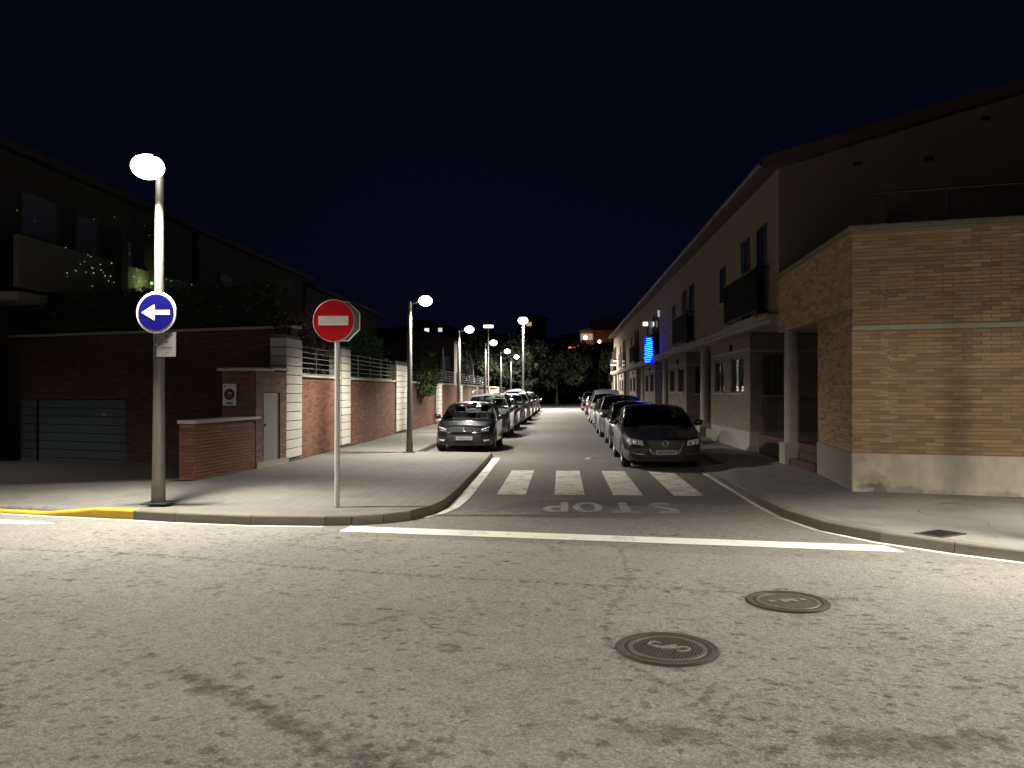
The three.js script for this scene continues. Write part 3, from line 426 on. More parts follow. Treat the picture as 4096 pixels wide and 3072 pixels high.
// ---------------------------------------------------------------- manholes, drain, litter
const iron = std([0.08, 0.068, 0.058], 0.6, { metalness: 0.5, bumpMap: rep(grainTex, 6), bumpScale: 0.002 }), ironDark = std([0.03, 0.024, 0.02], 0.8), ironWorn = std([0.2, 0.18, 0.15], 0.55, { metalness: 0.2, bumpMap: rep(grainTex, 6), bumpScale: 0.002 });
const ringGeo = (a, b, y0, y1) => new THREE.LatheGeometry([[a, y0], [a, y1], [b, y1], [b, y0]].map((p) => new THREE.Vector2(...p)), 56);
function manhole(label, X, D, R, kind, turn) {
  const m = thing('manhole_cover', label, 'manhole cover', [X, 0.001, D], turn);
  part('frame', [ringGeo(R * 0.845, R, 0, 0.012), ringGeo(R * 0.93, R * 0.985, 0.012, 0.016)], iron, m);
  part('joint', ringGeo(R * 0.755, R * 0.85, 0, 0.005), ironDark, m);
  const lid = part('lid', cyl(R * 0.765, R * 0.765, 0.006, 0, 0, 0, 56), ironDark, m);
  part('rim', ringGeo(R * 0.675, R * 0.765, 0.006, 0.0125), std([0.125, 0.112, 0.095], 0.5, { metalness: 0.25 }), lid);
  const ribs = [], q = R * 0.655;
  if (kind) for (let k = -6; k <= 6; k++) { const x = k * R * 0.1, l = Math.sqrt(Math.max(0.0004, q * q - x * x)); ribs.push(box(R * 0.026, 0.006, 2 * l, x, 0.009, 0)); }
  else for (let k = -9; k <= 9; k++) { const x = k * R * 0.068, l = Math.sqrt(Math.max(0.0004, q * q - x * x)); ribs.push(box(R * 0.022, 0.005, 2 * l, x, 0.0085, 0), box(2 * l, 0.005, R * 0.022, 0, 0.0088, x)); }
  const rb = part('ribs', ribs, kind ? ironWorn : iron, lid); rb.userData.kind = 'stuff';
  const y = 0.0135, t = (pts, r) => tube(pts.map(([a, b]) => new THREE.Vector3(a * R, y, b * R)), r * R, 20, 6);
  part('emblem', kind ? [-0.42, -0.12, 0.02, 0.16, 0.42].map((a, k) => rbox(R * (k == 1 || k == 3 ? 0.13 : 0.17), 0.01, R * (k == 1 || k == 3 ? 0.3 : 0.16), 0.004, a * R, y, (k % 2 ? 0.02 : -0.02) * R))
    : [t([[-0.16, -0.17], [-0.3, -0.2], [-0.38, -0.08], [-0.3, 0.05], [-0.16, 0.04], [-0.2, 0.12]], 0.035), t([[-0.24, 0.12], [-0.05, 0.02], [0.14, -0.17]], 0.032), t([[-0.1, 0.14], [0.1, 0.06], [0.3, -0.12], [0.42, -0.06], [0.4, 0.1], [0.28, 0.18], [0.22, 0.12]], 0.032), t([[-0.05, -0.06], [0.1, 0.0], [0.2, 0.02]], 0.028)], ironWorn, lid);
}
manhole('nearer round manhole cover with fine grid and curly raised emblem', 0.67, 5.17, 0.325, 0, -0.35);
manhole('farther round manhole cover with parallel bars and worn lettering', 1.76, 6.38, 0.315, 1, 0.25);
{
  const d = thing('drain_cover', 'dark rectangular drain grate behind the right kerb', 'drain grate', [4.05, 0.121, 8.86], 0.62);
  part('frame', [box(0.46, 0.012, 0.03, 0, 0, 0.14), box(0.46, 0.012, 0.03, 0, 0, -0.14), box(0.03, 0.012, 0.25, 0.215, 0, 0), box(0.03, 0.012, 0.25, -0.215, 0, 0)], iron, d);
  part('opening', box(0.4, 0.004, 0.25, 0, 0, 0), ironDark, d); part('grate_bars', Array.from({ length: 9 }, (_, k) => box(0.012, 0.008, 0.25, -0.18 + k * 0.045, 0.005, 0)), ironDark, d);
  const l = thing('utility_lid', 'small round dark lid in the left pavement by the driveway', 'utility lid', [-7.78, 0.03, 11.9]); part('lid', cyl(0.12, 0.12, 0.01, 0, 0, 0, 24), ironDark, l); part('frame', ringGeo(0.12, 0.145, 0, 0.012), iron, l);
  const p = thing('litter_scrap', 'small pale scrap of litter on the road before the right row', 'litter', [0.66, 0.006, 19.6], 0.6); part('scrap', [new THREE.PlaneGeometry(0.2, 0.1, 4, 2).rotateX(-1.45), box(0.12, 0.012, 0.05, 0.06, 0.008, 0.02)], std([0.6, 0.6, 0.58], 0.8, { side: THREE.DoubleSide }), p);
}
// ---------------------------------------------------------------- windows
// an opening's window in the plane x-y of its parent (z outwards): frame, pane, dark room behind, curtain if wanted
const frameMat = std([0.09, 0.075, 0.06], 0.5), curtainMat = std([0.34, 0.32, 0.29], 0.95), shutterMat = std([0.2, 0.185, 0.165], 0.8);
function windowIn(parent, x, y, w, h, { m = null, z = 0, ry = 0, curtain = false, mullion = true, frame = frameMat } = {}) {
  const g = new THREE.Group(); g.name = numbered('window§' + parent.uuid).replace(/§[^_]*/, ''); g.position.set(x, y, z); g.rotation.y = ry; parent.add(g);
  const f = 0.05; part('frame', [box(w, f, 0.06, 0, h / 2 - f / 2, 0), box(w, f, 0.06, 0, -h / 2 + f / 2, 0), box(f, h - 2 * f, 0.06, -w / 2 + f / 2, 0, 0), box(f, h - 2 * f, 0.06, w / 2 - f / 2, 0, 0), ...(mullion ? [box(0.04, h - 2 * f, 0.05, 0, 0, 0)] : [])], frame, g);
  part('pane', box(w - 2 * f, h - 2 * f, 0.006, 0, 0, -0.01), pane, g);
  if (m) part('shutter', Array.from({ length: Math.floor((h - 0.1) / 0.07) }, (_, k) => box(w - 2 * f, 0.066, 0.018, 0, -h / 2 + f + 0.035 + k * 0.07, 0)), m, g);
  if (curtain) { const p = new THREE.PlaneGeometry(w * 0.8, h * 0.97, 60, 1), a = p.attributes.position; for (let k = 0; k < a.count; k++) a.setZ(k, -0.06 + 0.02 * Math.sin(a.getX(k) * 42)); p.computeVertexNormals(); part('curtain', p, curtainMat, g); }
  part('sill', box(w + 0.1, 0.04, 0.12, 0, -h / 2 - 0.02, 0.05), coping, g);
  return g;
}
// wall plate in x-y with rectangular openings [x0,y0,x1,y1], thickness t going to -z
function plate(w, h, holes, t = 0.22) {
  const s = new THREE.Shape([[0, 0], [w, 0], [w, h], [0, h]].map((p) => new THREE.Vector2(...p)));
  for (const [a, b, c, d] of holes) s.holes.push(new THREE.Path([[a, b], [a, d], [c, d], [c, b]].map((p) => new THREE.Vector2(...p))));
  return new THREE.ExtrudeGeometry(s, { depth: t, bevelEnabled: false }).translate(0, 0, -t);
}
// ---------------------------------------------------------------- right: corner building
{
  const A = [4.47, 12.6], dir = [0.966, -0.26], B = [A[0] + 8 * dir[0], A[1] + 8 * dir[1]];
  const c = thing('corner_building', 'single storey sand brick corner building with concrete plinth and pale string course', 'building', [A[0], 0.12, A[1]], -Math.atan2(0.26, 0.966));
  // local x runs right along the front; local z faces the cross street
  const co = Math.cos(c.rotation.y), si = Math.sin(c.rotation.y), loc = (X, D) => { const x = X - A[0], z = -(D - A[1]); return [x * co - z * si, -(x * si + z * co)]; };
  const q = [[4.8, 15.3], [6.5, 15.3], [6.5, 17.8], [12.7, 17.8]].map((p) => loc(...p)), qu = [[4.74, 17.8], [12.7, 17.8]].map((p) => loc(...p));
  part('wall', [prism([[0, 0], [8, 0], q[3], q[2], q[1], q[0]], 0, 2.8)], mortarSand, c);
  const up = part('wall', [prism([[0, 0], [8, 0], qu[1], qu[0]], 2.8, 4.0)], mortarSand, c);
  bricks(c, new THREE.Vector3(0, 0.59, 0), RIGHT.clone(), 3.2, 1.87, SAND, { seed: 401, single: 300, H: 0.048, v: 0.3 });
  bricks(c, new THREE.Vector3(3.2, 0.59, 0), RIGHT.clone(), 4.8, 1.87, SAND, { seed: 402, H: 0.048, v: 0.3 });
  bricks(up, new THREE.Vector3(0, 2.55, 0), RIGHT.clone(), 8, 1.45, SAND, { seed: 403, H: 0.048, v: 0.3 });
  const side = new THREE.Vector3(-q[0][0], 0, q[0][1]).normalize(), sl = Math.hypot(...q[0]);
  bricks(c, new THREE.Vector3(q[0][0], 0.59, -q[0][1]), side, sl, 1.87, SAND, { seed: 404, H: 0.048, v: 0.3 });
  const us = new THREE.Vector3(-qu[0][0], 0, qu[0][1]).normalize(), ul = Math.hypot(...qu[0]);
  bricks(up, new THREE.Vector3(qu[0][0], 2.8, -qu[0][1]), us, ul, 1.2, SAND, { seed: 405, H: 0.048, v: 0.3 });
  bricks(c, new THREE.Vector3(q[0][0], 2.46, -q[0][1]), side, sl, 0.34, SAND, { seed: 406, H: 0.048, v: 0.3 });
  { const Q = rng(19), l = []; for (let k = 2; k < 52; k++) { const y = 0.59 + k * 0.058 + 0.001; if (y > 2.44 && y < 2.56 || Q() < 0.3) continue; const x = 0.5 + (Q() - 0.5) * 0.1 - k * 0.002, w = 0.06 + 0.16 * Q() * Q(); l.push(box(w, 0.009, 0.004, x + w * (Q() - 0.4), y, 0.0165)); if (Q() < 0.5) l.push(box(0.008, 0.05, 0.004, x, y + 0.028, 0.0167)); } part('pale_mortar', l, std([0.6, 0.54, 0.44], 0.9), c).userData.kind = 'stuff'; }
  part('string_course', box(8, 0.07, 0.03, 4, 2.5, 0.012), std([0.5, 0.46, 0.38], 0.8, { map: rep(concTex, 1) }), c);
  const R = rng(9), pt = dataTex(1024, 128, (i, j) => { // concrete plinth with the damp stains seen near its corner; 8 m x 0.6 m
    const x = i / 128, y = j / 128 * 0.6; let k = 1 + 0.3 * (noise(x * 3, y * 3, 91) - 0.5) + 0.2 * (noise(x * 14, y * 9, 92) - 0.5) + 0.12 * (hash(i, j, 93) - 0.5);
    const bl = (cx, cy, rx, ry, a) => { const d = Math.hypot((x - cx) / rx, (y - cy) / ry) + 0.7 * (noise(x * 16, y * 16, 94) - 0.5); k *= 1 - a * Math.max(0, Math.min(1, (1.1 - d) * 1.6)); };
    bl(0.38, 0.05, 0.15, 0.14, 0.55); bl(0.2, 0.1, 0.14, 0.05, 0.4); bl(0.28, 0.22, 0.2, 0.12, 0.3); bl(0.75, 0.05, 0.25, 0.08, 0.3); bl(1.2, 0.04, 0.25, 0.06, 0.3); bl(2.0, 0.06, 0.3, 0.05, 0.25); bl(0.1, 0.5, 0.1, 0.08, 0.15);
    return [0.56 * k, 0.515 * k, 0.42 * k];
  }, true, false);
  const pf = box(8.03, 0.61, 0.03, 4.0, 0.275, 0.016), uv = pf.attributes.uv; part('plinth', pf, std(0xffffff, 0.9, { map: pt, bumpMap: rep(grainTex, 12, 1), bumpScale: 0.005 }), c);
  const ps = box(sl, 0.61, 0.03, 0, 0.275, 0); const pm = part('plinth', ps, conc, c); pm.position.set(q[0][0] / 2 - 0.02, 0, -q[0][1] / 2); pm.rotation.y = Math.atan2(-side.z, side.x);
  part('coping', [rbox(8.1, 0.07, 0.4, 0.015, 4.0, 4.04, -0.13), ], std([0.2, 0.18, 0.15], 0.9), c);
  const cs = part('coping', rbox(ul, 0.07, 0.4, 0.015, 0, 4.035, -0.14), std([0.2, 0.18, 0.15], 0.9), c); cs.position.set(qu[0][0] / 2, 0, -qu[0][1] / 2); cs.rotation.y = Math.atan2(-us.z, us.x);
  const r = part('terrace_railing', [bar(new THREE.Vector3(0.2, 4.6, -0.2), new THREE.Vector3(8, 4.6, -0.2), 0.025)], darkMetal, c);
  for (let k = 0; k < 8; k++) part('post', box(0.04, 0.55, 0.04, 0.22 + k * 1.1, 4.33, -0.2), darkMetal, r);
  part('chimney', box(0.35, 0.65, 0.35, 0.75, 4.4, -0.9), std([0.06, 0.05, 0.05], 0.9), c);
  // porch: steps and tiled landing
  const st = std([0.1, 0.055, 0.04], 0.85, { map: rep(concTex, 1) }), pg = part('porch_floor', prism([[4.95, 15.32], [6.5, 15.32], [6.5, 20.45], [4.95, 20.45]].map((p) => loc(...p)), 0, 0.45), st, c);
  part('step', prism([[4.9, 15.32], [5.3, 15.32], [5.3, 16.9], [4.9, 16.9]].map((p) => loc(...p)), -0.01, 0.3), st, c); part('step', prism([[4.72, 15.32], [4.9, 15.32], [4.9, 16.9], [4.72, 16.9]].map((p) => loc(...p)), -0.01, 0.15), st, c);
}
// ---------------------------------------------------------------- right: terraced houses with porches, columns and balconies
const plaster = std([0.24, 0.19, 0.145], 0.92, { map: rep(plasterTex, 0.4), bumpMap: rep(grainTex, 0.5), bumpScale: 0.006 }), plasterPale = std([0.36, 0.34, 0.31], 0.9, { map: rep(plasterTex, 0.6) });
const FX = 4.75, PER = 10.3, TAN = [0.225, 0.19, 0.148], mortarTan = std([0.175, 0.15, 0.12], 0.95);
{
  const t = thing('terraced_houses', 'long two storey row of houses with columned porches, balconies and gabled roof', 'building', [FX, 0, 17.85], 0);
  // local: x right into the building, z towards the camera, length runs to -z
  const LEN = 56, gs = new THREE.Shape([[0, 3.32], [12.4, 3.32], [12.4, 6.6], [6.2, 8.34], [0, 6.6]].map((p) => new THREE.Vector2(...p)));
  part('upper_wall', new THREE.ExtrudeGeometry(gs, { depth: LEN, bevelEnabled: false }).translate(0, 0, -LEN), plaster, t);
  const rs = new THREE.Shape([[-0.45, 6.42], [-0.45, 6.68], [6.2, 8.62], [12.9, 6.74], [12.9, 6.5], [6.2, 8.36]].map((p) => new THREE.Vector2(...p)));
  part('roof', new THREE.ExtrudeGeometry(rs, { depth: LEN + 0.5, bevelEnabled: false }).translate(0, 0, -LEN - 0.05), std([0.1, 0.07, 0.06], 0.9), t);
  part('gutter', tube([new THREE.Vector3(-0.47, 6.55, 0.4), new THREE.Vector3(-0.47, 6.55, -LEN)], 0.06, 2), std([0.12, 0.1, 0.09], 0.6), t);
  for (const [x, y] of [[1.7, 6.62], [3.2, 6.7], [4.4, 7.55]]) part('vent', box(0.2, 0.09, 0.02, x, y, 0.008), black, t);
  part('back_wall', box(0.2, 3.3, LEN, 1.87, 1.66, -LEN / 2), mortarTan, t);
  part('ceiling', box(1.75, 0.16, LEN, 0.895, 3.22, -LEN / 2 - 0.01), plasterPale, t);
  part('ledge', [box(0.32, 0.1, LEN + 0.1, -0.16, 3.28, -LEN / 2 + 0.05), box(0.22, 0.08, LEN + 0.1, -0.11, 3.19, -LEN / 2 + 0.05)], plasterPale, t);
  part('ground_wall', plate(1.85, 3.2, [], 0.2).translate(0, 0, -LEN), mortarTan, t);
  const zD = (D) => -(D - 17.85);
  for (let k = 0; k < 6; k++) {
    const c = 17.25 + PER * k, w0 = c + 3.25, w1 = Math.min(c + 8.4, 73.8), z1 = zD(w1), L = w1 - w0; if (w0 > 73) break;
    // flush wall facing the street: local plate x = towards the camera
    const win = [[L - 2.3, 1.6, L - 0.7, 2.56], [L - 4.7, 1.6, L - 3.26, 2.56]];
    const g = part('ground_wall', plate(L, 3.14, win, 0.25), mortarTan, t); g.rotation.y = -Math.PI / 2; g.position.set(0, 0, z1);
    if (k < 4) bricks(g, new THREE.Vector3(0, 0.62, 0), RIGHT.clone(), L, 2.5, TAN, { seed: 500 + k, holes: win.map(([a, b, d, e]) => [a - 0.01, b - 0.62, d + 0.01, e - 0.62]), H: 0.068, J: 0.014, L: 0.28, v: 0.12 });
    part('plinth', box(L + 0.02, 0.62, 0.03, L / 2, 0.31, 0.016), plasterPale, g);
    part('string_course', box(L, 0.05, 0.025, L / 2, 2.72, 0.014), plasterPale, g);
    win.forEach(([a, b, d, e]) => windowIn(g, (a + d) / 2, (b + e) / 2, d - a, e - b, { z: -0.06, mullion: true }));
    // return wall of the porch, facing the camera
    const r = part('porch_wall', plate(1.86, 3.14, [[0.32, 1.55, 1.1, 2.58]], 0.2), mortarTan, t); r.position.set(0.0, 0, zD(w0) - 0.001);
    if (k < 3) bricks(r, new THREE.Vector3(0.0, 0.62, 0), RIGHT.clone(), 1.86, 2.5, TAN, { seed: 520 + k, holes: [[0.31, 0.92, 1.11, 1.98]], H: 0.068, J: 0.014, L: 0.28, v: 0.12 });
    part('plinth', box(1.86, 0.62, 0.03, 0.93, 0.31, 0.016), plasterPale, r); part('string_course', box(1.86, 0.04, 0.025, 0.93, 2.66, 0.014), plasterPale, r);
    windowIn(r, 0.71, 2.065, 0.78, 1.03, { z: -0.05, curtain: true, mullion: false });
    if (k) { const f = part('porch_wall', plate(1.8, 3.14, [], 0.2), plaster, t); f.position.set(0, 0, zD(c - 1.9)); part('porch_floor', box(1.7, 0.4, 5.1, 0.95, 0.2, zD(c + 0.65)), conc, t); }
    const d = part('front_door', rbox(0.05, 2.1, 0.95, 0.01, 1.74, 1.45, zD(c + 0.6)), std([0.05, 0.025, 0.015], 0.5), t); part('door_handle', box(0.06, 0.03, 0.12, -0.04 + 1.74, 1.5, zD(c + 0.3)), steel, d);
    part('column', new THREE.LatheGeometry([[0, 0.12], [0.19, 0.12], [0.19, 0.16], [0.152, 0.2], [0.15, 1.6], [0.138, 2.98], [0.17, 3.02], [0.2, 3.14], [0, 3.14]].map((p) => new THREE.Vector2(...p)), 28).translate(0.1, 0.0, zD(c)), plasterPale, t);
    part('column_base', rbox(0.42, 0.45, 0.42, 0.015, 0.1, 0.34, zD(c)), plasterPale, t);
    // balcony and tall windows over it
    const b = part('balcony', [box(0.3, 0.06, 3.6, -0.18, 3.36, zD(c + 3.2))], plasterPale, t);
    part('railing', [bar(new THREE.Vector3(-0.3, 4.5, zD(c + 1.4)), new THREE.Vector3(-0.3, 4.5, zD(c + 5)), 0.025), bar(new THREE.Vector3(-0.3, 3.5, zD(c + 1.4)), new THREE.Vector3(-0.3, 3.5, zD(c + 5)), 0.02), ...[1.4, 5].flatMap((q) => [3.5, 4.5].map((y) => bar(new THREE.Vector3(-0.3, y, zD(c + q)), new THREE.Vector3(0, y, zD(c + q)), 0.02)))], darkMetal, b);
    part('balusters', Array.from({ length: 41 }, (_, q) => bar(new THREE.Vector3(-0.3, 3.5, zD(c + 1.4 + q * 0.09)), new THREE.Vector3(-0.3, 4.5, zD(c + 1.4 + q * 0.09)), 0.011, 4)), darkMetal, b);
    part('railing_sheet', box(0.012, 0.95, 3.56, -0.28, 4.0, zD(c + 3.2)), std([0.035, 0.035, 0.04], 0.7), b);
    for (const q of [2.0, 3.7, 6.6]) { const wn = windowIn(t, -0.02, q > 6 ? 4.75 : 4.5, q > 6 ? 0.7 : 0.85, q > 6 ? 1.1 : 2.1, { z: zD(c + q), ry: -Math.PI / 2, m: shutterMat }); wn.children.forEach((m) => { if (m.name.startsWith('pane')) m.position.z = 0.035; }); }
    part('wall_light', rbox(0.08, 0.2, 0.1, 0.02, -0.05, 2.85, zD(c + 5.4)), darkMetal, t);
  }
}

// ---------------------------------------------------------------- cars
const carGlass = new THREE.MeshPhysicalMaterial({ color: lin(0.55, 0.6, 0.6), roughness: 0.03, transmission: 1, thickness: 0, ior: 1.5 });
const darkGlass = new THREE.MeshPhysicalMaterial({ color: lin(0.2, 0.22, 0.23), roughness: 0.03, transmission: 1, thickness: 0, ior: 1.5 });
const carPaint = (c, metal = 0.55, rough = 0.38) => new THREE.MeshPhysicalMaterial({ color: lin(...c), metalness: metal, roughness: rough, clearcoat: 1, clearcoatRoughness: 0.05 });
const tyreMat = std([0.018, 0.018, 0.018], 0.9), rimMat = std([0.45, 0.45, 0.46], 0.35, { metalness: 0.85 }), chrome = std([0.75, 0.75, 0.76], 0.12, { metalness: 1 }), trim = std([0.02, 0.02, 0.022], 0.45), cabin = std([0.03, 0.03, 0.032], 0.9), seatMat = std([0.022, 0.022, 0.024], 0.95), lensMat = new THREE.MeshPhysicalMaterial({ color: lin(0.75, 0.77, 0.8), roughness: 0.12, metalness: 0.4, clearcoat: 1, clearcoatRoughness: 0.03 });
const headGlass = new THREE.MeshPhysicalMaterial({ color: 0xffffff, roughness: 0.02, transmission: 1, thickness: 0 });
const lerp = (a, b, t) => a + (b - a) * t, sm = (x) => { x = clamp(x); return x * x * (3 - 2 * x); };
function curve(pts) { // smooth curve through [s, value]
  return (s) => { if (s <= pts[0][0]) return pts[0][1]; for (let k = 0; k + 1 < pts.length; k++) if (s <= pts[k + 1][0]) { const [a, b] = [pts[k], pts[k + 1]], h = b[0] - a[0], t = (s - a[0]) / h, p = pts[k - 1] || a, n = pts[k + 2] || b; const lim = (m, d) => d === 0 || m * d < 0 ? 0 : Math.sign(d) * Math.min(Math.abs(m), 2.2 * Math.abs(d)); const d = (b[1] - a[1]) / h, m0 = lim(p === a ? d : (b[1] - p[1]) / (b[0] - p[0]), d), m1 = lim(n === b ? d : (n[1] - a[1]) / (n[0] - a[0]), d); const t2 = t * t, t3 = t2 * t; return (2 * t3 - 3 * t2 + 1) * a[1] + (t3 - 2 * t2 + t) * h * m0 + (3 * t2 - 2 * t3) * b[1] + (t3 - t2) * h * m1; } return pts[pts.length - 1][1]; };
}
const CAR = {
  hatch: { L: 4.03, w: 0.865, H: 1.47, nose: 0.7, lip: 0.8, cowl: 1.0, cowlH: 0.95, rf: 1.95, rr: 3.35, dk: 3.86, dkH: 0.98, tail: 0.85, w1: 0.8, w2: 3.35, R: 0.31, belt: 0.93 },
  saloon: { L: 4.77, w: 0.91, H: 1.47, nose: 0.66, lip: 0.76, cowl: 1.32, cowlH: 0.94, rf: 2.2, rr: 3.3, dk: 4.2, dkH: 1.03, tail: 0.98, w1: 0.93, w2: 3.65, R: 0.325, belt: 0.95 },
  tall: { L: 4.4, w: 0.9, H: 1.74, nose: 0.82, lip: 0.93, cowl: 0.95, cowlH: 1.1, rf: 1.75, rr: 4.1, dk: 4.28, dkH: 1.1, tail: 1.0, w1: 0.82, w2: 3.5, R: 0.32, belt: 1.08 },
  van: { L: 4.9, w: 0.95, H: 1.93, nose: 0.9, lip: 1.0, cowl: 0.9, cowlH: 1.15, rf: 1.75, rr: 4.7, dk: 4.84, dkH: 1.1, tail: 1.0, w1: 0.9, w2: 3.9, R: 0.33, belt: 1.1 },
  suv: { L: 4.45, w: 0.92, H: 1.66, nose: 0.82, lip: 0.95, cowl: 1.15, cowlH: 1.08, rf: 1.95, rr: 3.8, dk: 4.25, dkH: 1.12, tail: 1.0, w1: 0.88, w2: 3.5, R: 0.35, belt: 1.06 },
};
function plateTex(text) { return canvasTex(512, 112, (x, w, h) => { x.fillStyle = '#8c8c8a'; x.fillRect(0, 0, w, h); x.fillStyle = '#1c2c60'; x.fillRect(0, 0, 48, h); x.fillStyle = '#1d1d1f'; x.font = 'bold 88px sans-serif'; x.textAlign = 'center'; x.textBaseline = 'middle'; x.fillText(text, 280, 60); x.strokeStyle = '#222'; x.lineWidth = 4; x.strokeRect(2, 2, w - 4, h - 4); }); }
const blurPlate = canvasTex(256, 56, (x, w, h) => { x.fillStyle = '#8c8c8a'; x.fillRect(0, 0, w, h); x.fillStyle = '#2b3f80'; x.fillRect(0, 0, 24, h); x.fillStyle = '#55555a'; for (let k = 0; k < 7; k++) x.fillRect(42 + k * 29 + (k > 3 ? 10 : 0), 14, 18, 28); });
function makeCar(label, group, kind, paintMat, X, D, { text, rails, headlamp = 0, emblem = 'oval', glass = carGlass, turn = 0, detail = true, rimStyle = 5, header = 0 } = {}) {
  const p = CAR[kind], car = thing('parked_car', label, kind === 'van' ? 'van' : 'car', [X, 0.002, D + p.L * 0.47], turn, group);
  const top = curve([[0, p.nose], [0.06, p.lip - 0.03], [0.2, p.lip], [p.cowl * 0.6, lerp(p.lip, p.cowlH, 0.62)], [p.cowl, p.cowlH], [lerp(p.cowl, p.rf, 0.5), lerp(p.cowlH, p.H, 0.56)], [p.rf, p.H - 0.05], [lerp(p.rf, p.rr, 0.4), p.H], [p.rr, p.H - 0.06], [p.dk, p.dkH], [p.L - 0.1, lerp(p.dkH, p.tail, 0.4)], [p.L, p.tail]]);
  const belt = curve([[0, p.nose - 0.1], [0.3, p.lip - 0.08], [p.cowl, p.belt - 0.03], [p.rr, p.belt + 0.05], [p.L, p.tail - 0.06]]);
  const half = curve([[0, p.w * 0.86], [0.35, p.w * 0.965], [1.0, p.w], [p.L * 0.7, p.w], [p.L - 0.3, p.w * 0.95], [p.L, p.w * 0.86]]);
  const sill = (s) => { let y = s < 0.25 ? 0.2 : 0.22; for (const c of [p.w1, p.w2]) { const d = Math.abs(s - c), a = p.R + 0.055; if (d < a) y = Math.max(y, p.R + Math.sqrt(a * a - d * d) - 0.02); } return y; };
  const nose = (x, y, s) => (0.26 * Math.pow(Math.abs(x) / p.w, 2.6) + 0.06 * Math.pow(clamp((y - 0.45) / 0.4), 2) + 0.05 * Math.pow(clamp((0.42 - y) / 0.25), 1.5)) * Math.max(0, 1 - s / 0.85);
  const ss = new Set([0, 0.03, 0.08, 0.14, 0.22, 0.32, 0.45, p.cowl - 0.15, p.cowl - 0.05, p.cowl, p.rf, p.rr, p.dk, p.L - 0.2, p.L - 0.06, p.L]);
  for (const c of [p.w1, p.w2]) for (let k = -7; k <= 7; k++) ss.add(c + Math.sin(k / 7 * Math.PI / 2) * (p.R + 0.056));
  for (let s = 0.6; s < p.L; s += 0.16) ss.add(s);
  const bp = lerp(p.rf, p.rr, kind === 'hatch' ? 0.45 : 0.42), pill = [[bp - 0.05, bp + 0.05], [p.rr - 0.02, p.rr + 0.1]]; pill.flat().forEach((s) => ss.add(s));
  const S = [...ss].sort((a, b) => a - b).filter((s, k, a) => !k || s - a[k - 1] > 0.012), J = 11, pos = [], uv = [];
  const ring = (s) => {
    const W = half(s), T = top(s), b = Math.min(belt(s), T - 0.03), dh = T - b, y0 = sill(s), y1 = y0 + 0.05, y2 = Math.max(y0 + 0.08, b * 0.55), xs = W * 0.955;
    const g = clamp((dh - 0.05) / 0.3), x5 = xs - 0.38 * dh * 0.86, xr = lerp(xs - 0.06, x5 - 0.055, g), x6 = lerp(xs - 0.03, x5 - 0.015, g);
    return [[W * 0.95, y0], [W * 0.99, y1], [W, y2], [W * 0.998, lerp(y2, b, 0.6)], [W * 0.985, b - 0.035], [xs, b], [lerp(x6, x5, g), b + dh * lerp(0.5, 0.86, g)], [xr, b + dh * lerp(0.95, 0.93, g)], [xr * 0.82, T - 0.02 * g - 0.004], [xr * 0.42, T + 0.012], [0, T + 0.02]];
  };
  const push = (x, y, s) => { pos.push(x, y, p.L / 2 - s - nose(x, y, s)); uv.push(s, y + x); };
  const M = 2 * J - 1;
  for (const s of S) { const r = ring(s); for (let j = 0; j < M; j++) { const k = j < J ? j : M - 1 - j, sg = j < J ? 1 : -1; push(sg * r[k][0], r[k][1], s); } }
  const body = [], wind = [], sides = {}, rear = [];
  const end = lerp(p.cowl, p.rf, 1 - header);
  for (let i = 0; i + 1 < S.length; i++) for (let j = 0; j + 1 < M; j++) {
    const k = j < J - 1 ? j : M - 2 - j, s = (S[i] + S[i + 1]) / 2, a = i * M + j, q = [a, a + M, a + 1, a + 1, a + M, a + M + 1];
    const dh = top(s) - belt(s);
    let to = body;
    if (k >= 7 && s > p.cowl + 0.02 && s < end - 0.02) to = wind;
    else if (k >= 7 && s > p.rr && s < p.dk) to = rear;
    else if (k === 5 && s > p.cowl + 0.28 && s < p.dk - 0.25 && dh > 0.2 && !pill.some(([c, d]) => s > c && s < d) && !(kind === 'van' && s > bp)) to = sides[(j < J - 1 ? 'a' : 'b') + pill.filter(([c]) => s > c).length] ??= [];
    to.push(...q);
  }
  // front cap: rows between mirrored points of the first ring
  const r0 = ring(S[0]), base = pos.length / 3, C = 14, rows = r0.slice(0, 9);
  rows.forEach(([x, y]) => { for (let c = 0; c <= C; c++) push(lerp(x, -x, c / C), y, S[0]); });
  for (let r = 0; r + 1 < rows.length; r++) for (let c = 0; c < C; c++) { const a = base + r * (C + 1) + c, b = a + C + 1; body.push(a, b, a + 1, a + 1, b, b + 1); }
  const rL = ring(p.L), b2 = pos.length / 3; rL.slice(0, 9).forEach(([x, y]) => { for (const c of [x, -x]) { pos.push(c, y, -p.L / 2); uv.push(c, y); } });
  for (let r = 0; r < 8; r++) { const a = b2 + r * 2; body.push(a, a + 1, a + 2, a + 2, a + 1, a + 3); }
  const all = new THREE.BufferGeometry(); all.setAttribute('position', new THREE.Float32BufferAttribute(pos, 3)); all.setAttribute('uv', new THREE.Float32BufferAttribute(uv, 2)); all.setIndex([...body, ...wind, ...Object.values(sides).flat(), ...rear]); all.computeVertexNormals();
  const sub = (idx) => { const g = new THREE.BufferGeometry(); for (const n of ['position', 'normal', 'uv']) g.setAttribute(n, all.attributes[n]); g.setIndex(idx); return g.toNonIndexed(); };
  part('body', sub(body), paintMat, car); part('windscreen', sub(wind), glass, car); for (const q of Object.values(sides)) part('side_window', sub(q), darkGlass, car); if (rear.length) part('rear_window', sub(rear), glass, car);
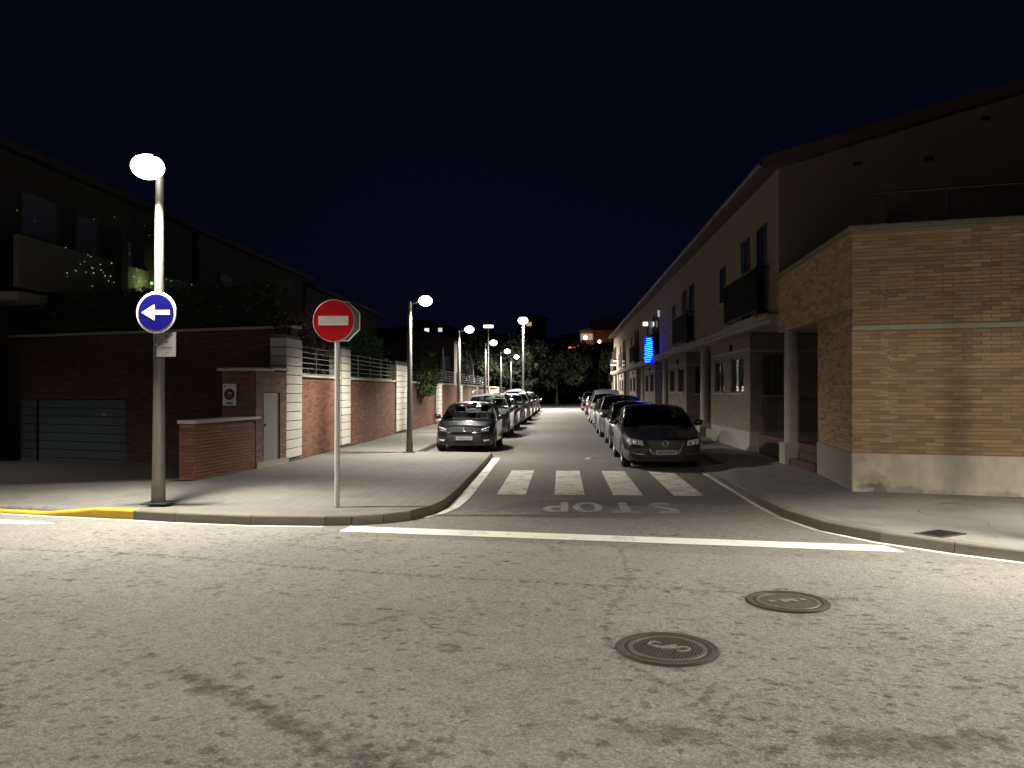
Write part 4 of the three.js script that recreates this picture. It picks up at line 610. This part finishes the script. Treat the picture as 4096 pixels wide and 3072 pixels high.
  // cabin
  part('cabin', [box(p.w * 1.7, 0.3, p.L * 0.62, 0, 0.45, -0.2), box(p.w * 1.55, 0.16, 0.45, 0, p.cowlH - 0.16, p.L / 2 - p.cowl - 0.35), box(p.w * 1.5, 0.2, p.L - 0.5, 0, 0.3, 0)], cabin, car);
  if (detail) { for (const x of [-0.37, 0.37]) { const st = part('seat', [rbox(0.46, 0.62, 0.14, 0.05, x, 0.82, p.L / 2 - p.rf - 0.42)], seatMat, car); part('headrest', rbox(0.25, 0.18, 0.1, 0.05, x, 1.24 + (p.H - 1.47) * 0.5, p.L / 2 - p.rf - 0.47), seatMat, st); } part('rear_seat', rbox(p.w * 1.4, 0.5, 0.15, 0.05, 0, 0.84, p.L / 2 - p.rr + 0.1), seatMat, car); part('steering_wheel', new THREE.TorusGeometry(0.18, 0.018, 8, 24).rotateX(-0.4).translate(0.37, p.cowlH + 0.02, p.L / 2 - p.cowl - 0.62), trim, car); part('inner_mirror', rbox(0.22, 0.07, 0.03, 0.012, 0, p.H - 0.14, p.L / 2 - p.rf + 0.05), trim, car); }
  // patches that follow the nose
  const patch = (c, off, n = 8) => { const P = [], U = [], I = []; for (let a = 0; a <= n; a++) for (let b = 0; b <= n; b++) { const u = a / n, v = b / n, x = lerp(lerp(c[0][0], c[1][0], u), lerp(c[3][0], c[2][0], u), v), y = lerp(lerp(c[0][1], c[1][1], u), lerp(c[3][1], c[2][1], u), v); P.push(x, y, p.L / 2 - nose(x, y, 0) + off); U.push(u, v); } for (let a = 0; a < n; a++) for (let b = 0; b < n; b++) { const q = a * (n + 1) + b; I.push(q, q + n + 1, q + 1, q + 1, q + n + 1, q + n + 2); } const g = new THREE.BufferGeometry(); g.setAttribute('position', new THREE.Float32BufferAttribute(P, 3)); g.setAttribute('uv', new THREE.Float32BufferAttribute(U, 2)); g.setIndex(I); g.computeVertexNormals(); return g; };
  const mir = (c) => c.map(([x, y]) => [-x, y]), N0 = p.nose, W = p.w;
  part('bumper_trim', patch([[-W * 0.7, 0.21], [W * 0.7, 0.21], [W * 0.72, 0.27], [-W * 0.72, 0.27]], 0.012), trim, car);
  if (kind === 'saloon') {
    part('grille', patch([[-0.27, 0.4], [0.27, 0.4], [0.42, N0 + 0.03], [-0.42, N0 + 0.03]], 0.006), black, car);
    part('grille_bars', [0.46, 0.52, 0.58, 0.64].map((y) => patch([[-0.3 - (y - 0.4) * 0.5, y], [0.3 + (y - 0.4) * 0.5, y], [0.3 + (y - 0.4) * 0.5, y + 0.012], [-0.3 - (y - 0.4) * 0.5, y + 0.012]], 0.012)), trim, car);
    part('grille_frame', [patch([[-0.28, 0.375], [0.28, 0.375], [0.275, 0.4], [-0.275, 0.4]], 0.02), patch([[0.27, 0.39], [0.31, 0.39], [0.45, N0 + 0.03], [0.42, N0 + 0.03]], 0.012), patch([[-0.27, 0.39], [-0.31, 0.39], [-0.45, N0 + 0.03], [-0.42, N0 + 0.03]], 0.012)], chrome, car);
    part('lower_intake', patch([[-0.3, 0.245], [0.3, 0.245], [0.32, 0.33], [-0.32, 0.33]], 0.006), black, car);
    for (const f of [(c) => c, mir]) { part('side_intake', patch(f([[0.42, 0.26], [W * 0.78, 0.27], [W * 0.8, 0.37], [0.44, 0.34]]), 0.006), black, car); part('intake_trim', patch(f([[0.42, 0.345], [W * 0.78, 0.385], [W * 0.79, 0.4], [0.43, 0.36]]), 0.014), chrome, car); }
  } else {
    part('grille', patch([[-0.4, N0 - 0.1], [0.4, N0 - 0.1], [0.46, N0 - 0.01], [-0.46, N0 - 0.01]], 0.006), black, car);
    part('chrome_strip', patch([[-0.46, N0 - 0.125], [0.46, N0 - 0.125], [0.47, N0 - 0.1], [-0.47, N0 - 0.1]], 0.016), chrome, car);
    part('lower_intake', patch([[-0.42, 0.29], [0.42, 0.29], [0.5, N0 - 0.17], [-0.5, N0 - 0.17]], 0.006), black, car);
    for (const f of [(c) => c, mir]) part('fog_light', patch(f([[W * 0.66, 0.32], [W * 0.84, 0.35], [W * 0.84, 0.385], [W * 0.64, 0.375]]), 0.01), lensMat, car);
  }
  for (const f of [(c) => c, mir]) {
    const c = kind === 'saloon' ? [[0.47, N0 - 0.1], [W * 0.83, N0 - 0.06], [W * 0.84, N0 + 0.06], [0.5, N0 + 0.02]] : [[0.48, N0 - 0.1], [W * 0.83, N0 - 0.08], [W * 0.84, N0 + 0.045], [0.5, N0 - 0.03]];
    const hl = part('headlight', patch(f(c), 0.006), kind === 'saloon' ? lensMat : std([0.14, 0.14, 0.15], 0.2, { metalness: 0.6 }), car);
    const cx = f([[lerp(c[0][0], c[1][0], 0.62), lerp(c[0][1], c[2][1], 0.42)]])[0], cx2 = f([[lerp(c[0][0], c[1][0], 0.28), lerp(c[0][1], c[2][1], 0.35)]])[0];
    for (const [q, r] of [[cx, 0.045], [cx2, 0.035]]) part('reflector', new THREE.SphereGeometry(r, 14, 10).scale(1, 1, 0.5).translate(q[0], q[1], p.L / 2 - nose(q[0], q[1], 0) + 0.0), chrome, hl);
    if (kind === 'hatch') part('light_strip', patch(f([[0.5, N0 - 0.035], [W * 0.84, N0 + 0.04], [W * 0.84, N0 + 0.06], [0.5, N0 - 0.015]]), 0.012), lensMat, hl);
    const sg = f([[1, 0]])[0][0], ms = p.cowl + 0.42, my = p.belt + 0.09, mz = p.L / 2 - ms;
    const mi = part('wing_mirror', [new THREE.SphereGeometry(0.11, 16, 12).scale(1, 0.72, 0.62).translate(sg * (W + 0.11), my, mz), bar(new THREE.Vector3(sg * (W * 0.93), my - 0.05, mz), new THREE.Vector3(sg * (W + 0.08), my - 0.04, mz), 0.025)], detail && kind !== 'saloon' ? paintMat : paintMat, car);
    part('mirror_glass', disc(0.075, 0.01, 0).scale(1, 0.75, 1).translate(sg * (W + 0.11), my, mz - 0.07), chrome, mi);
    for (const s of [p.w1, p.w2]) {
      const z = p.L / 2 - s, x = sg * (W - 0.115), R = p.R, wh = part('wheel', [new THREE.LatheGeometry([[R * 0.62, -0.1], [R * 0.93, -0.105], [R, -0.075], [R, 0.075], [R * 0.93, 0.105], [R * 0.62, 0.1]].map((q) => new THREE.Vector2(...q)), 32).rotateZ(Math.PI / 2).translate(x, R, z), disc(R * 0.62, 0.14).rotateY(Math.PI / 2).translate(x - sg * 0.01, R, z)], tyreMat, car);
      part('rim', [new THREE.TorusGeometry(R * 0.6, 0.018, 8, 32).rotateY(Math.PI / 2).translate(x + sg * 0.085, R, z), ...Array.from({ length: rimStyle }, (_, k) => box(0.025, R * 0.58, 0.07, 0, R * 0.31, 0).rotateX(k * 2 * Math.PI / rimStyle).translate(x + sg * 0.075, R, z)), disc(0.06, 0.04).rotateY(Math.PI / 2).translate(x + sg * 0.08, R, z)], rimMat, wh);
      part('wheel_arch', new THREE.CylinderGeometry(R + 0.05, R + 0.05, 0.32, 28, 1, true, 0, Math.PI).rotateZ(Math.PI / 2).rotateX(-Math.PI / 2 * 0).translate(sg * (W - 0.2), R, z), black, wh).material.side = THREE.DoubleSide;
    }
    if (rails) part('roof_rail', tube([new THREE.Vector3(sg * (W - 0.26), p.H - 0.03, p.L / 2 - p.rf - 0.1), new THREE.Vector3(sg * (W - 0.25), p.H + 0.05, p.L / 2 - p.rf - 0.3), new THREE.Vector3(sg * (W - 0.25), p.H + 0.05, p.L / 2 - p.rr + 0.3), new THREE.Vector3(sg * (W - 0.26), p.H - 0.04, p.L / 2 - p.rr + 0.05)], 0.018), steel, car);
    part('wiper', bar(new THREE.Vector3(sg > 0 ? 0.1 : -0.45, p.cowlH + 0.02, p.L / 2 - p.cowl + 0.03), new THREE.Vector3(sg > 0 ? 0.62 : 0.08, p.cowlH + 0.03, p.L / 2 - p.cowl + 0.0), 0.01), trim, car);
  }
  const py = kind === 'saloon' ? 0.415 : 0.42, pl = part('number_plate', box(0.52, 0.115, 0.014, 0, py, p.L / 2 + 0.022), std([0.3, 0.3, 0.3], 0.5), car);
  part('plate_face', new THREE.PlaneGeometry(0.515, 0.11).translate(0, py, p.L / 2 + 0.0305), std(0xffffff, 0.45, { map: text ? plateTex(text) : blurPlate }), pl);
  const ez = p.L / 2 - nose(0, N0, 0) + 0.02, ey = kind === 'saloon' ? N0 - 0.04 : N0 - 0.04;
  part('emblem', emblem === 'ring' ? [new THREE.TorusGeometry(0.065, 0.009, 8, 28).translate(0, ey, ez), bar(new THREE.Vector3(-0.03, ey + 0.055, ez), new THREE.Vector3(0, ey + 0.01, ez), 0.007), bar(new THREE.Vector3(0.03, ey + 0.055, ez), new THREE.Vector3(0, ey + 0.01, ez), 0.007), bar(new THREE.Vector3(-0.055, ey + 0.02, ez), new THREE.Vector3(-0.03, ey - 0.05, ez), 0.007), bar(new THREE.Vector3(-0.03, ey - 0.05, ez), new THREE.Vector3(0, ey, ez), 0.007), bar(new THREE.Vector3(0, ey, ez), new THREE.Vector3(0.03, ey - 0.05, ez), 0.007), bar(new THREE.Vector3(0.03, ey - 0.05, ez), new THREE.Vector3(0.055, ey + 0.02, ez), 0.007)]
    : [new THREE.TorusGeometry(0.055, 0.009, 8, 28).scale(1.35, 0.75, 1).translate(0, ey, ez), bar(new THREE.Vector3(-0.035, ey - 0.025, ez), new THREE.Vector3(-0.02, ey + 0.03, ez), 0.008), bar(new THREE.Vector3(0.02, ey - 0.03, ez), new THREE.Vector3(0.035, ey + 0.025, ez), 0.008), bar(new THREE.Vector3(-0.03, ey, ez), new THREE.Vector3(0.03, ey, ez), 0.007)], chrome, car);
  car.scale.set(0.94, 0.91, 0.94);
  return car;
}
const GREY = carPaint([0.022, 0.024, 0.034], 0.9, 0.42), DARK = carPaint([0.045, 0.047, 0.054], 0.65, 0.27), WHITE = carPaint([0.55, 0.55, 0.54], 0, 0.35), SILVER = carPaint([0.2, 0.2, 0.205], 0.6), MID = carPaint([0.13, 0.13, 0.135], 0.6, 0.3), BLUEG = carPaint([0.05, 0.06, 0.1]), REDC = carPaint([0.25, 0.015, 0.02], 0.2), BLACKC = carPaint([0.015, 0.015, 0.018]);
const LG = 'cars parked along the left kerb', RG = 'cars parked along the right kerb';
makeCar('dark grey hatchback at the head of the left row of parked cars', LG, 'hatch', GREY, -2.64, 21.35, { text: '8463 JLR' });
makeCar('tall car with roof rails and bright roof, right behind the dark hatchback on the left', LG, 'tall', MID, -2.72, 27.9, { rails: true, header: 0.3 });
makeCar('mid grey hatchback third in the left row', LG, 'hatch', MID, -2.72, 33.4, { detail: false });
makeCar('blue grey sport utility car with roof rails, fourth in the left row', LG, 'suv', BLUEG, -2.7, 38.6, { rails: true, detail: false, header: 0.15 });
makeCar('pale silver van fifth in the left row', LG, 'van', SILVER, -2.68, 44.2, { detail: false, header: 0.25 });
makeCar('mid grey sport utility car sixth in the left row', LG, 'suv', MID, -2.7, 51.4, { detail: false });
makeCar('silver tall car seventh in the left row', LG, 'tall', SILVER, -2.66, 57.2, { detail: false });
makeCar('farthest dark car at the end of the left row', LG, 'hatch', DARK, -2.6, 63.5, { detail: false });
makeCar('dark grey saloon with white number plate heading the right row of parked cars', RG, 'saloon', DARK, 2.14, 16.75, { text: '0819 DSC', emblem: 'ring', glass: darkGlass, rimStyle: 7 });
makeCar('black hatchback directly behind the dark saloon on the right', RG, 'hatch', BLACKC, 2.16, 22.3, { glass: darkGlass });
makeCar('silver car third in the right row', RG, 'suv', SILVER, 2.2, 28.0, { glass: darkGlass, detail: false });
makeCar('silver hatchback fourth in the right row', RG, 'hatch', SILVER, 2.24, 34.2, { glass: darkGlass, detail: false });
makeCar('white van in the right row lit blue by the festive light', RG, 'van', WHITE, 2.32, 39.9, { glass: darkGlass, detail: false, header: 0.35 });
makeCar('small red car behind the white van on the right', RG, 'hatch', REDC, 2.46, 54.6, { glass: darkGlass, detail: false });
makeCar('farthest dark tall car at the end of the right row', RG, 'tall', DARK, 2.5, 67.0, { glass: darkGlass, detail: false });

// ---------------------------------------------------------------- festive light, small wall lamps
{
  const b = thing('festive_light', 'glowing blue festive light figure hanging on balcony railing', 'festive light', [4.28, 3.05, 39.6]);
  const em = new THREE.MeshStandardMaterial({ color: lin(0.05, 0.3, 0.4), emissive: lin(0.03, 0.5, 1.0), emissiveIntensity: 2.6 }), em2 = new THREE.MeshStandardMaterial({ color: lin(0.02, 0.02, 0.3), emissive: lin(0.003, 0.01, 1.0), emissiveIntensity: 1.1 });
  part('backing_net', rbox(0.48, 1.3, 0.04, 0.02, 0, 0.62, -0.06), em2, b);
  const R = rng(77); for (let k = 0; k < 13; k++) { const y = 0.06 + k * 0.094, w = 0.13 + 0.09 * Math.sin(k * 0.25 + 0.3), sh = -0.03 + 0.06 * R(); part('light_tube', tube([new THREE.Vector3(-w + sh - (k < 3 ? 0.05 : 0), y - 0.02, 0), new THREE.Vector3(sh, y + 0.02 * R(), 0.01), new THREE.Vector3(w + sh - (k < 4 ? 0.1 - 0.02 * k : 0), y + 0.035, 0)], 0.02, 10, 6), em, b); }
  part('bracket', box(0.06, 0.06, 0.3, 0.1, 1.2, -0.15), darkMetal, b);
  const l = new THREE.PointLight(0x1018ff, 3, 0, 2); l.position.set(-0.4, 0.7, 0.3); l.castShadow = true; l.shadow.radius = 12; b.add(l);
  const wl = (label, X, y, D, w, h, k) => { const t = thing('wall_lamp', label, 'lamp', [X, y, D]); part('housing', rbox(w * 1.15, 0.05, 0.12, 0.01, 0, h / 2 + 0.03, -0.02), darkMetal, t); part('lamp_glass', rbox(w, h, 0.08, 0.02, 0, 0, 0), new THREE.MeshStandardMaterial({ color: 0xffffff, emissive: lin(1, 0.97, 0.9), emissiveIntensity: k }), t); };
  wl('small bright white lamp above the blue festive light', 4.5, 5.28, 43.5, 0.26, 0.2, 3); wl('dim narrow white lamp on facade, highest of three', 4.6, 5.35, 38.4, 0.1, 0.32, 0.35); wl('dim narrow white lamp between two brighter ones over festive light', 4.6, 5.05, 41, 0.08, 0.3, 0.25);
  wl('upper of two tiny white lamps at the far end of the right houses', 4.45, 4.1, 66, 0.5, 0.14, 1.6); wl('lower of two tiny white lamps at the far end of the right houses', 4.3, 3.85, 67.5, 0.45, 0.14, 1.6);
}
// ---------------------------------------------------------------- left: dark houses, parasols
function roomWindow(parent, x, y, w, h, z, mat) { const g = part('window', [box(w + 0.1, 0.06, 0.08, x, y + h / 2 + 0.03, z), box(w + 0.1, 0.06, 0.08, x, y - h / 2 - 0.03, z), box(0.06, h, 0.08, x - w / 2 - 0.02, y, z), box(0.06, h, 0.08, x + w / 2 + 0.02, y, z)], frameMat, parent); part('pane', box(w, h, 0.02, x, y, z), mat, g); return g; }
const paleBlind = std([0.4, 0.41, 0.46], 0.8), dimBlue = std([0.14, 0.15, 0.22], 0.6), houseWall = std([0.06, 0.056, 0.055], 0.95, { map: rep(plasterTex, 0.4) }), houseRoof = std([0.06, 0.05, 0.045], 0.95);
function sideHouse(label, D0, D1, eave, wins, bal) { // facade at X = -14.5 facing the street
  const h = thing('house', label, 'house', [-14.5, 0, D0]); const L = D1 - D0;
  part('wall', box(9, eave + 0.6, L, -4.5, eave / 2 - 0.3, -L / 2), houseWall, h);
  const s = new THREE.Shape([[0.6, eave - 0.12], [0.6, eave + 0.08], [-4.5, eave + 1.7], [-9.6, eave + 0.08], [-9.6, eave - 0.12], [-4.5, eave + 1.45]].map((p) => new THREE.Vector2(...p)));
  part('roof', new THREE.ExtrudeGeometry(s, { depth: L + 0.4, bevelEnabled: false }).translate(0, 0, -L - 0.2), houseRoof, h);
  for (const [d0, d1, y0, y1, m] of wins) { const g = new THREE.Group(); g.name = numbered('window§' + h.uuid).replace(/§[^_]*/, ''); g.rotation.y = Math.PI / 2; g.position.set(0.03, (y0 + y1) / 2, -((d0 + d1) / 2 - D0)); h.add(g); const w = d1 - d0, t = y1 - y0; part('frame', [box(w + 0.1, 0.06, 0.08, 0, t / 2 + 0.03, 0), box(w + 0.1, 0.06, 0.08, 0, -t / 2 - 0.03, 0), box(0.06, t, 0.08, -w / 2 - 0.02, 0, 0), box(0.06, t, 0.08, w / 2 + 0.02, 0, 0)], frameMat, g); part('blind', box(w, t, 0.03, 0, 0, 0), m, g); }
  if (bal) { part('balcony', box(1.2, 0.2, L - 0.5, 0.6, 4.0, -L / 2), plasterPale, h); part('parapet', box(0.14, 1.3, L - 0.5, 1.15, 4.85, -L / 2), std([0.17, 0.165, 0.13], 0.9, { map: rep(plasterTex, 0.4) }), h); for (const z of [4.6, 6.6]) part('pillar', box(0.4, 2.4, 0.35, 1.25, 5.2, -z), houseRoof, h); }
  return h;
}
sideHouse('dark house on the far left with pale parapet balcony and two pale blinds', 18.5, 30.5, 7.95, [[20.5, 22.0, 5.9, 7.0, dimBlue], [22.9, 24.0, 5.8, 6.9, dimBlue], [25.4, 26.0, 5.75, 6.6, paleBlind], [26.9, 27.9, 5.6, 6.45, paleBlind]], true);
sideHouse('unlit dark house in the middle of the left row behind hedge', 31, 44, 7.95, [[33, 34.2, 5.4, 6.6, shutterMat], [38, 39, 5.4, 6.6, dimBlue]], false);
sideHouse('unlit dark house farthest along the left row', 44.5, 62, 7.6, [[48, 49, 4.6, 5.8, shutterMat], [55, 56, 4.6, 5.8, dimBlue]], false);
{ // glowing specks imitating laser dots a garden projector throws on the balcony
  const f = thing('laser_dots', 'tiny scattered greenish light dots over dark balcony on the left', 'fairy lights', [-13.26, 4.5, 25]); const R = rng(88), g = new THREE.OctahedronGeometry(0.016), l = [];
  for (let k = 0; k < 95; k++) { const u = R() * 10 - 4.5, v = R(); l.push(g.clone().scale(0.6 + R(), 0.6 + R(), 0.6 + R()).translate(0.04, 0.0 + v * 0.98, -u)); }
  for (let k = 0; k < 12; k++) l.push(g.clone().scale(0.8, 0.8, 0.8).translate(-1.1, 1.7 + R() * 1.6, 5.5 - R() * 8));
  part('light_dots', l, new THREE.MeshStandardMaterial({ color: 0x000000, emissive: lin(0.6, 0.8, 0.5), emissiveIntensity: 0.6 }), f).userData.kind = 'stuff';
  const b = part('projector_lamp', new THREE.SphereGeometry(0.05, 10, 8).translate(0.35, 0.55, 0.6), new THREE.MeshStandardMaterial({ color: 0, emissive: lin(0.4, 1, 0.25), emissiveIntensity: 1.2 }), f);
  const p = new THREE.PointLight(lin(0.75, 1, 0.35), 0.55, 0, 2); p.position.set(0.35, 0.55, 0.6); p.shadow.radius = 2; p.castShadow = true; f.add(p);
}
for (const [X, D, h, lab] of [[-6.9, 46, 1.7, 'closed white garden parasol nearer the street lamps'], [-7.0, 62, 2.3, 'closed white garden parasol farther away']]) { const p = thing('parasol', lab, 'parasol', [X, 1.3, D]); part('pole', cyl(0.03, 0.03, 2.9), steel, p); part('canopy', new THREE.LatheGeometry([[0.22, 1.0], [0.24, 1.05], [0.13, 1.8], [0.03, 2.9]].map((q) => new THREE.Vector2(...q)), 14), std([0.6, 0.6, 0.58], 0.9), p); }
// ---------------------------------------------------------------- far end: trees, hill, houses on the hill
const TG = [[0.085, 0.11, 0.07], [0.1, 0.12, 0.08], [0.075, 0.1, 0.06], [0.11, 0.13, 0.09]];
tree(-6.0, 86, 8.6, 4.2, 'broad dark tree behind the tall lamp at the end of the street', 601, TG, 6500, 0.42);
tree(-0.6, 95, 8.0, 4.4, 'low wide tree left of middle closing the street', 602, TG, 7500, 0.42);
tree(4.6, 100, 7.4, 3.8, 'wide tree in the middle of the street end under the ochre house', 603, TG, 6500, 0.42);
tree(6.2, 90, 7.3, 1.9, 'narrow paler tree in front of the hill near the right houses', 604, [[0.09, 0.13, 0.07], [0.11, 0.145, 0.085], [0.08, 0.11, 0.06]], 3600, 0.36);
tree(9.6, 99, 8.6, 3.4, 'round tree against the end of the right houses', 605, TG, 6500, 0.42);
tree(-11.5, 90, 8.4, 4.2, 'dark tree left behind the garden wall', 606, TG, 5000, 0.42);
tree(-13.5, 68, 5.6, 2.2, 'dark garden tree behind the left lamps', 607);
tree(-17.5, 94, 9.0, 4.2, 'large dark tree farthest left behind the houses', 608);
{ const u = thing('undergrowth', 'dark mass of shrubs under the trees at the end of the street', 'shrubs', [0, 0, 110]); leaves(u, 'foliage', 9000, (R) => { const x = (R() - 0.5) * 44, n = noise(x * 0.35, 3, 33); return [x, R() * (1.2 + 2.6 * n), (R() - 0.5) * 4]; }, 0.5, GREENS, 651); u.userData.kind = 'stuff'; }
{
  const g = new THREE.PlaneGeometry(520, 260, 104, 52).rotateX(-Math.PI / 2).translate(20, 0, -250), p = g.attributes.position;
  for (let k = 0; k < p.count; k++) { const x = p.getX(k), d = -p.getZ(k), r = sm((d - 122) / 150); p.setY(k, -0.5 + r * (17 + 5 * noise(x / 40, d / 40, 71) + 6 * sm((x + 20) / 60) + 3 * noise(x / 11, d / 11, 72))); }
  g.computeVertexNormals(); struct('hill', g, std([0.03, 0.035, 0.028], 1), 'dark wooded hill behind the end of the street');
}
const lit = (c, k) => new THREE.MeshStandardMaterial({ color: 0x000000, emissive: lin(...c), emissiveIntensity: k });
function hillHouse(label, X, y, D, w, h, wallM, wins, roofM = houseRoof) {
  const t = thing('hillside_house', label, 'house', [X, y, D]); part('wall', box(w, h + 0.8, w * 0.8, 0, h / 2 - 0.4, -w * 0.4), wallM, t);
  const s = new THREE.Shape([[-w / 2 - 0.4, h], [0, h + w * 0.16], [w / 2 + 0.4, h]].map((q) => new THREE.Vector2(...q))); part('roof', new THREE.ExtrudeGeometry(s, { depth: w * 0.8 + 0.6, bevelEnabled: false }).translate(0, 0.01, -w * 0.8 - 0.2), roofM, t);
  wins.forEach(([x, yy, a, b, m]) => roomWindow(t, x, yy, a, b, 0.03, m));
  return t;
}
const ochre = std([0.22, 0.1, 0.045], 0.9);
{
  const h = hillHouse('ochre hillside house glowing orange above the trees on the right', 8.3, 11.6, 150, 5.2, 3.2, ochre, [[-1.2, 2.3, 1.5, 1.1, shutterMat], [1.0, 2.3, 1.7, 1.1, shutterMat]]);
  part('balcony', box(5, 0.25, 1.2, 0, 1.3, 0.6), ochre, h);
  const bulb = part('porch_lamp', new THREE.SphereGeometry(0.3, 12, 10).translate(-1.4, -0.8, 1.9), lit([1, 0.85, 0.6], 6), h); const l = new THREE.PointLight(0xff9a3c, 0.7, 0, 2); l.position.set(-1.4, 0.2, 3.0); l.castShadow = true; h.add(l);
  hillHouse('hillside room with brightly lit window left of the ochre house', 4.6, 11.0, 149, 2.6, 1.9, ochre, [[0, 0.75, 2.2, 1.2, lit([1, 0.75, 0.5], 0.4)]]);
  const b = thing('terrace_lamp', 'round white lamp glaring before the lit hillside room', 'lamp', [4.3, 11.5, 147.6]); part('globe', new THREE.SphereGeometry(0.34, 14, 10), lit([1, 0.95, 0.85], 10), b); part('stand', cyl(0.05, 0.05, 1.5, 0, -1.6, 0, 8), darkMetal, b);
  const r = thing('red_lights', 'short string of red lights on the hillside below lit room', 'light string', [2.2, 9.6, 146]); [-0.9, -0.55, -0.2, 0.05, 0.35, 0.65, 0.85, 0.8].forEach((x, k) => part('bulb', new THREE.SphereGeometry(0.13, 8, 6).translate(x, k == 7 ? 0.28 : 0.04 * (k % 3), 0), lit([1, 0.1, 0.1], 6), r)); part('cable', bar(new THREE.Vector3(-0.9, 0, 0), new THREE.Vector3(0.9, 0, 0), 0.02, 5), darkMetal, r);
  hillHouse('dark house with a warm window just right of the tall lamp', -6.2, 13.2, 160, 6, 3, std([0.08, 0.07, 0.06], 0.9), [[-0.4, 1.9, 1.1, 0.8, lit([1, 0.6, 0.3], 0.5)]]);
  hillHouse('dark house with two small lit windows above the first row lamp', -23.4, 9.0, 135, 9, 3.5, std([0.05, 0.045, 0.04], 0.9), [[0.4, 3.0, 0.8, 0.75, lit([1, 0.8, 0.75], 1.2)], [2.7, 3.1, 0.7, 0.65, lit([1, 0.85, 0.8], 0.8)]]);
  hillHouse('low dark house with one small lit window behind the leafy bush', -17.8, 2.6, 98, 7, 5.2, std([0.07, 0.06, 0.055], 0.9), [[0.3, 3.9, 0.45, 0.6, lit([1, 0.9, 0.8], 0.9)]]);
  hillHouse('dark garden house with pale door behind the left railings', -10.9, 0, 62, 5, 5.6, std([0.1, 0.085, 0.075], 0.9), [[1.95, 3.85, 0.55, 1.0, paleBlind], [-1.2, 3.8, 0.8, 1.0, shutterMat]]);
  const w = thing('flood_lamp', 'small bright flat lamp beside third lamp of the left row', 'lamp', [-7.2, 8.0, 78]); part('lamp_glass', rbox(1.0, 0.3, 0.3, 0.1), lit([1, 0.97, 0.9], 2.2), w); part('post', cyl(0.07, 0.05, 7.9, 0, -8.0, 0, 10), greyPaint, w);
}
scene.traverse((o) => { if (o.isMesh) { o.castShadow = true; o.receiveShadow = true; } });
renderer.render(scene, camera);
